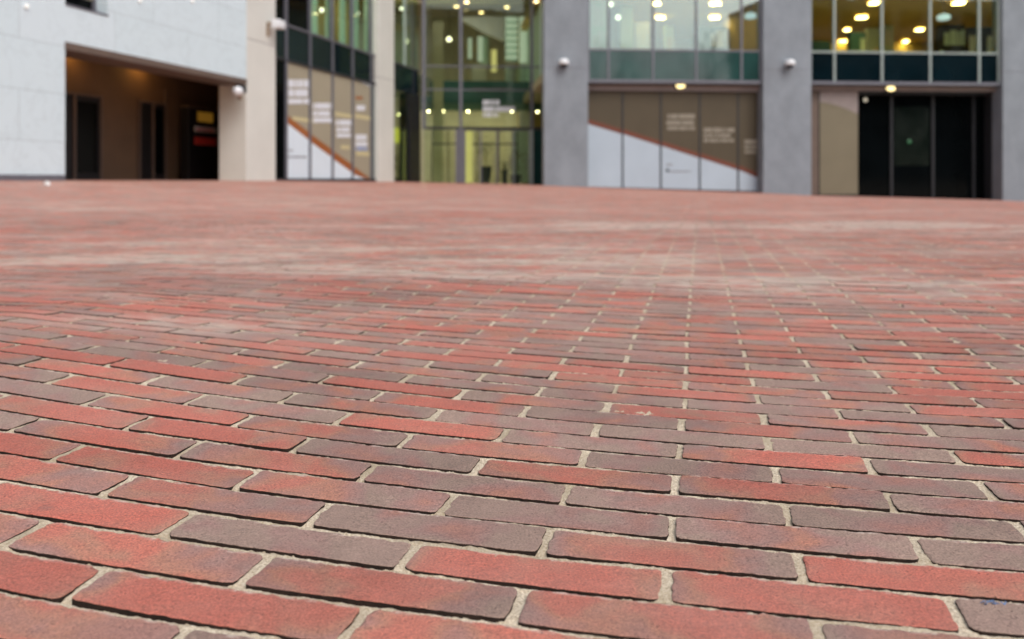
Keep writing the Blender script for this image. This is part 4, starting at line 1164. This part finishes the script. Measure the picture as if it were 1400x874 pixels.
# scraps on the ground
x, y = (64 - 700) / F_PX * 14.9, 14.9
m = MB(); zc_ = float(relief(x, y))
for k in range(7):
    a = k * .9
    m.quad([(x + .05 * math.cos(a), y + .05 * math.sin(a), zc_ + .002 + .01 * (k % 3)), (x + .07 * math.cos(a + 1), y + .06 * math.sin(a + 1), zc_ + .03), (x + .02 * math.cos(a + 2), y + .02 * math.sin(a + 2), zc_ + .085), (x - .02, y, zc_ + .05)])
tag(m.build('paper_scrap', M['paper']), 'small crumpled white paper on the bricks at the foot of the pale wall', 'litter')
py = 822; x0_, y0_ = (1355 - 700) / F_PX * (EYE * F_PX / (py - HOR)), EYE * F_PX / (py - HOR)
m = MB(); rr_ = random.Random(5)
for k in range(26):
    x = x0_ + rr_.gauss(0, .0042); y = y0_ + rr_.gauss(0, .0014); z = float(relief(x, y)) + .0002 + rr_.uniform(0, .0012); s_ = rr_.uniform(.0006, .0016); a = rr_.uniform(0, 6)
    m.quad([(x + s_ * math.cos(a + q) * (1.4 if q % 3 < 1 else .8), y + s_ * math.sin(a + q), z + rr_.uniform(-.0005, .001)) for q in (0, 1.6, 3.1, 4.7)])
tag(m.build('plastic_scrap', M['scrap_blue']), 'shredded blue grey plastic scrap caught in a joint at the lower right', 'litter')

# ================================================================== furniture and plants behind glass
def potted(px, off, hz, pot_h, pot_r, lab, leaf, base=.02, seed=1, crown=.45):
    u = uE(px, off); c = PT(EF, u, off, base)
    t = thing('potted_plant', lab, 'plant', c, 'potted plants in the lobby')
    m = MB(); m.lathe(c, [(pot_r * .6, 0), (pot_r * .95, pot_h * .9), (pot_r, pot_h), (pot_r * .9, pot_h), (pot_r * .85, pot_h * .93)], 16); m.build('pot', M['pot'], t)
    m = MB(); m.tube((c[0], c[1], c[2] + pot_h * .9), (c[0] + .03, c[1], c[2] + hz - crown * .6), .02, .012); m.build('stem', M['bark'], t)
    m = MB(); r = random.Random(seed)
    for k in range(150):
        p = Vector((c[0], c[1], c[2] + hz - crown)) + Vector((r.gauss(0, crown * .42), r.gauss(0, crown * .42), r.gauss(0, crown * .5)))
        a = r.uniform(0, 6.3); l = r.uniform(.08, .2); e = Vector((math.cos(a), math.sin(a), r.uniform(-.7, .9))) * l; s = Vector((-math.sin(a), math.cos(a), 0)) * l * .2
        m.quad([p, p + e * .5 + s, p + e, p + e * .5 - s])
    m.build('foliage', M[leaf], t)
potted(664, -1.6, 2.35, .95, .30, 'potted plant in a tall dark planter behind the entrance doors', 'leaf', seed=3, crown=.5)
potted(705, -2.2, 1.9, .55, .30, 'yellowing potted plant to the right behind the entrance doors', 'leaf_dry', seed=4, crown=.55)
potted(690, -1.4, 1.2, .8, .18, 'slim dark planter with a low plant between the two larger plants', 'leaf', seed=9, crown=.25)
u = tL(549, -1.2); c = PT(LF, u, -1.2, -.1)
t = thing('potted_plant', 'big dark bush in a pot behind the pane beside the second cream pillar', 'plant', c, 'potted plants in the lobby')
m = MB(); m.lathe(c, [(.25, 0), (.35, .5), (.3, .5)], 14); m.build('pot', M['pot'], t)
m = MB(); r = random.Random(8)
for k in range(260):
    p = Vector((c[0], c[1], 1.1)) + Vector((r.gauss(0, .35), r.gauss(0, .35), r.gauss(0, .32))); a = r.uniform(0, 6.3); l = r.uniform(.1, .25)
    e = Vector((math.cos(a), math.sin(a), r.uniform(-.5, .9))) * l; s = Vector((-math.sin(a), math.cos(a), 0)) * l * .2; m.quad([p, p + e * .5 + s, p + e, p + e * .5 - s])
m.build('foliage', M['leaf'], t)
off = -2.0; u0, u1 = tL(541, off), tL(561, off); d = depL(550, off)
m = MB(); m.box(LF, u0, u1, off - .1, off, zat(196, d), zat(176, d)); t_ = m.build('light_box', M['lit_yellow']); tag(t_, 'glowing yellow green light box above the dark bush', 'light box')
off = -4.0; m = MB(); m.box(LF, tL(538, off), tL(575, off), off - .1, off, -.5, 4.2); m.build('lobby_inner_wall', M['wall_yellow'], office)
# office furniture
def off_box(px0, px1, py0, off, name, label, cat, mat, shelves=0, smat='white', floor=zb0 + .35, grp='office furniture behind the upper windows'):
    d = depF((px0 + px1) / 2, off); s0, s1 = sF(px0, off), sF(px1, off); zt = zat(py0, d)
    t = thing(name, label, cat, PT(FF, (s0 + s1) / 2, off, floor), grp)
    m = MB(); m.box(FF, s0, s1, off - .4, off - .02, floor, zt); m.build('carcass', M[mat], t, .01)
    m = MB()
    r = random.Random(int(px0))
    nsh = max(1, shelves)
    for k in range(nsh):
        za = floor + (zt - floor) * k / nsh + .05; zb_ = floor + (zt - floor) * (k + 1) / nsh - .05
        x = s0 + .05
        while x < s1 - .1:
            w_ = r.uniform(.12, .5); x2 = min(x + w_, s1 - .05)
            if r.random() < .62: m.box(FF, x, x2, off - .02, off + .005, za, za + (zb_ - za) * r.uniform(.5, 1))
            x = x2 + .05
    m.build('contents' if shelves else 'door_front', M[smat], t)
off_box(1186, 1203, 38, -9, 'tall_cabinet', 'tall pale green cabinet left of the middle in the right bay', 'cabinet', 'palegreen', 0, 'white')
off_box(1206, 1222, 30, -9, 'tall_cabinet', 'tall white cabinet with stacked panels right of the pale green cabinet', 'cabinet', 'palegreen', 3, 'white')
off_box(1163, 1184, 44, -8, 'office_screen', 'dark teal slanted screen at the left of the right bay', 'screen', 'teal', 0, 'palegreen')
off_box(1284, 1320, 33, -6, 'bookcase', 'dark bookcase with pale folders in the right bay window', 'bookcase', 'wood_dark', 3, 'palegreen')
off_box(1324, 1362, 37, -6, 'shelf_unit', 'dark shelf unit with pale boxes at the right end of the right bay', 'shelf', 'wood_dark', 2, 'white')
off_box(1112, 1136, 56, -6, 'low_cabinet', 'low grey cabinet at the left end of the right bay window', 'cabinet', 'teal', 0, 'teal')
off_box(848, 866, -30, -5, 'tall_cabinet', 'tall bright mint partition cabinet left of centre in the middle bay', 'cabinet', 'palegreen', 0, 'palegreen')
off_box(869, 888, 30, -5, 'tall_cabinet', 'white wardrobe beside the mint cabinet in the middle bay', 'cabinet', 'white', 0, 'white')
off_box(808, 832, 0, -4, 'tall_cabinet', 'wide pale grey cabinet by the first pillar in the middle bay', 'cabinet', 'palegreen', 3, 'white')
off_box(910, 922, 35, -7, 'tall_cabinet', 'narrow lime cabinet at the centre of the middle bay', 'cabinet', 'palegreen', 0, 'sand')
off_box(958, 995, 36, -7, 'bookcase', 'teal bookcase with white papers at the right of the middle bay', 'bookcase', 'teal', 3, 'white')
off_box(1020, 1036, 38, -6, 'shelf_unit', 'brown shelf unit under the cool pendant lamp in the middle bay', 'shelf', 'wall_office', 2, 'sand')

# ================================================================== what the glass mirrors, behind the camera
OC = ((-24, -33), (1, .0), (0, 1))
oc = thing('opposite_building', 'long grey office block with pale vertical bands on the far side of the square', 'building', (-5, -38, 0), 'blocks across the square')
m = MB(); m.box(OC, 0, 37, -12, 0, -1, 23); m.build('wall', M['far_wall'], oc)
for r_ in range(6):
    for k in range(3):
        m = MB(); m.box(OC, 1.5 + k * 11, 9.5 + k * 11, .0, .05, 2.0 + r_ * 3.5, 4.2 + r_ * 3.5); m.build('window_band', M['blackglass'], oc)
for k in range(4):
    m = MB(); m.box(OC, .2 + k * 11, 1.2 + k * 11, .0, .25, -1, 23); m.build('pale_band', M['white'], oc)
OB = ((43, -34), (1, .05), (.05, 1))
ob = thing('opposite_building', 'plain dark office block on the far side of the square', 'building', (50, -40, 0))
m = MB(); m.box(OB, 0, 46, -12, 0, -1, 24); m.build('wall', M['far_wall'], ob)
for r_ in range(6):
    m = MB()
    for k in range(11): m.box(OB, 1.2 + k * 4.1, 4.0 + k * 4.1, .0, .04, 2.2 + r_ * 3.6, 4.4 + r_ * 3.6)
    m.build('window_row', M['blackglass'], ob)
def tree(x, y, h, seed, lab):
    t = thing('bare_tree', lab, 'tree', (x, y, 0), 'bare trees across the square')
    r = random.Random(seed); m = MB(); m.tube((x, y, -.2), (x, y, h * .32), .26, .2, 10); m.build('trunk', M['bark'], t)
    m = MB()
    def grow(p, d, l, rad, n):
        q = p + d * l; m.tube(p, q, rad, rad * .68, 5 if n < 3 else 3)
        if n >= 6: return
        for k in range(2 if n > 1 else 3):
            nd = (d + Vector((r.gauss(0, .42), r.gauss(0, .42), r.gauss(.08, .25)))).normalized(); grow(q, nd, l * r.uniform(.68, .86), rad * .64, n + 1)
    grow(Vector((x, y, h * .31)), Vector((0, 0, 1)), h * .17, .19, 0)
    m.build('crown', M['bark'], t)
tree(17, -22, 18, 2, 'taller bare winter tree across the square, nearer the pale wing side'); tree(23, -26, 17, 6, 'shorter bare winter tree across the square, nearer the dark office block'); tree(30, -24, 18, 12, 'bare winter tree across the square right beside the dark office block')
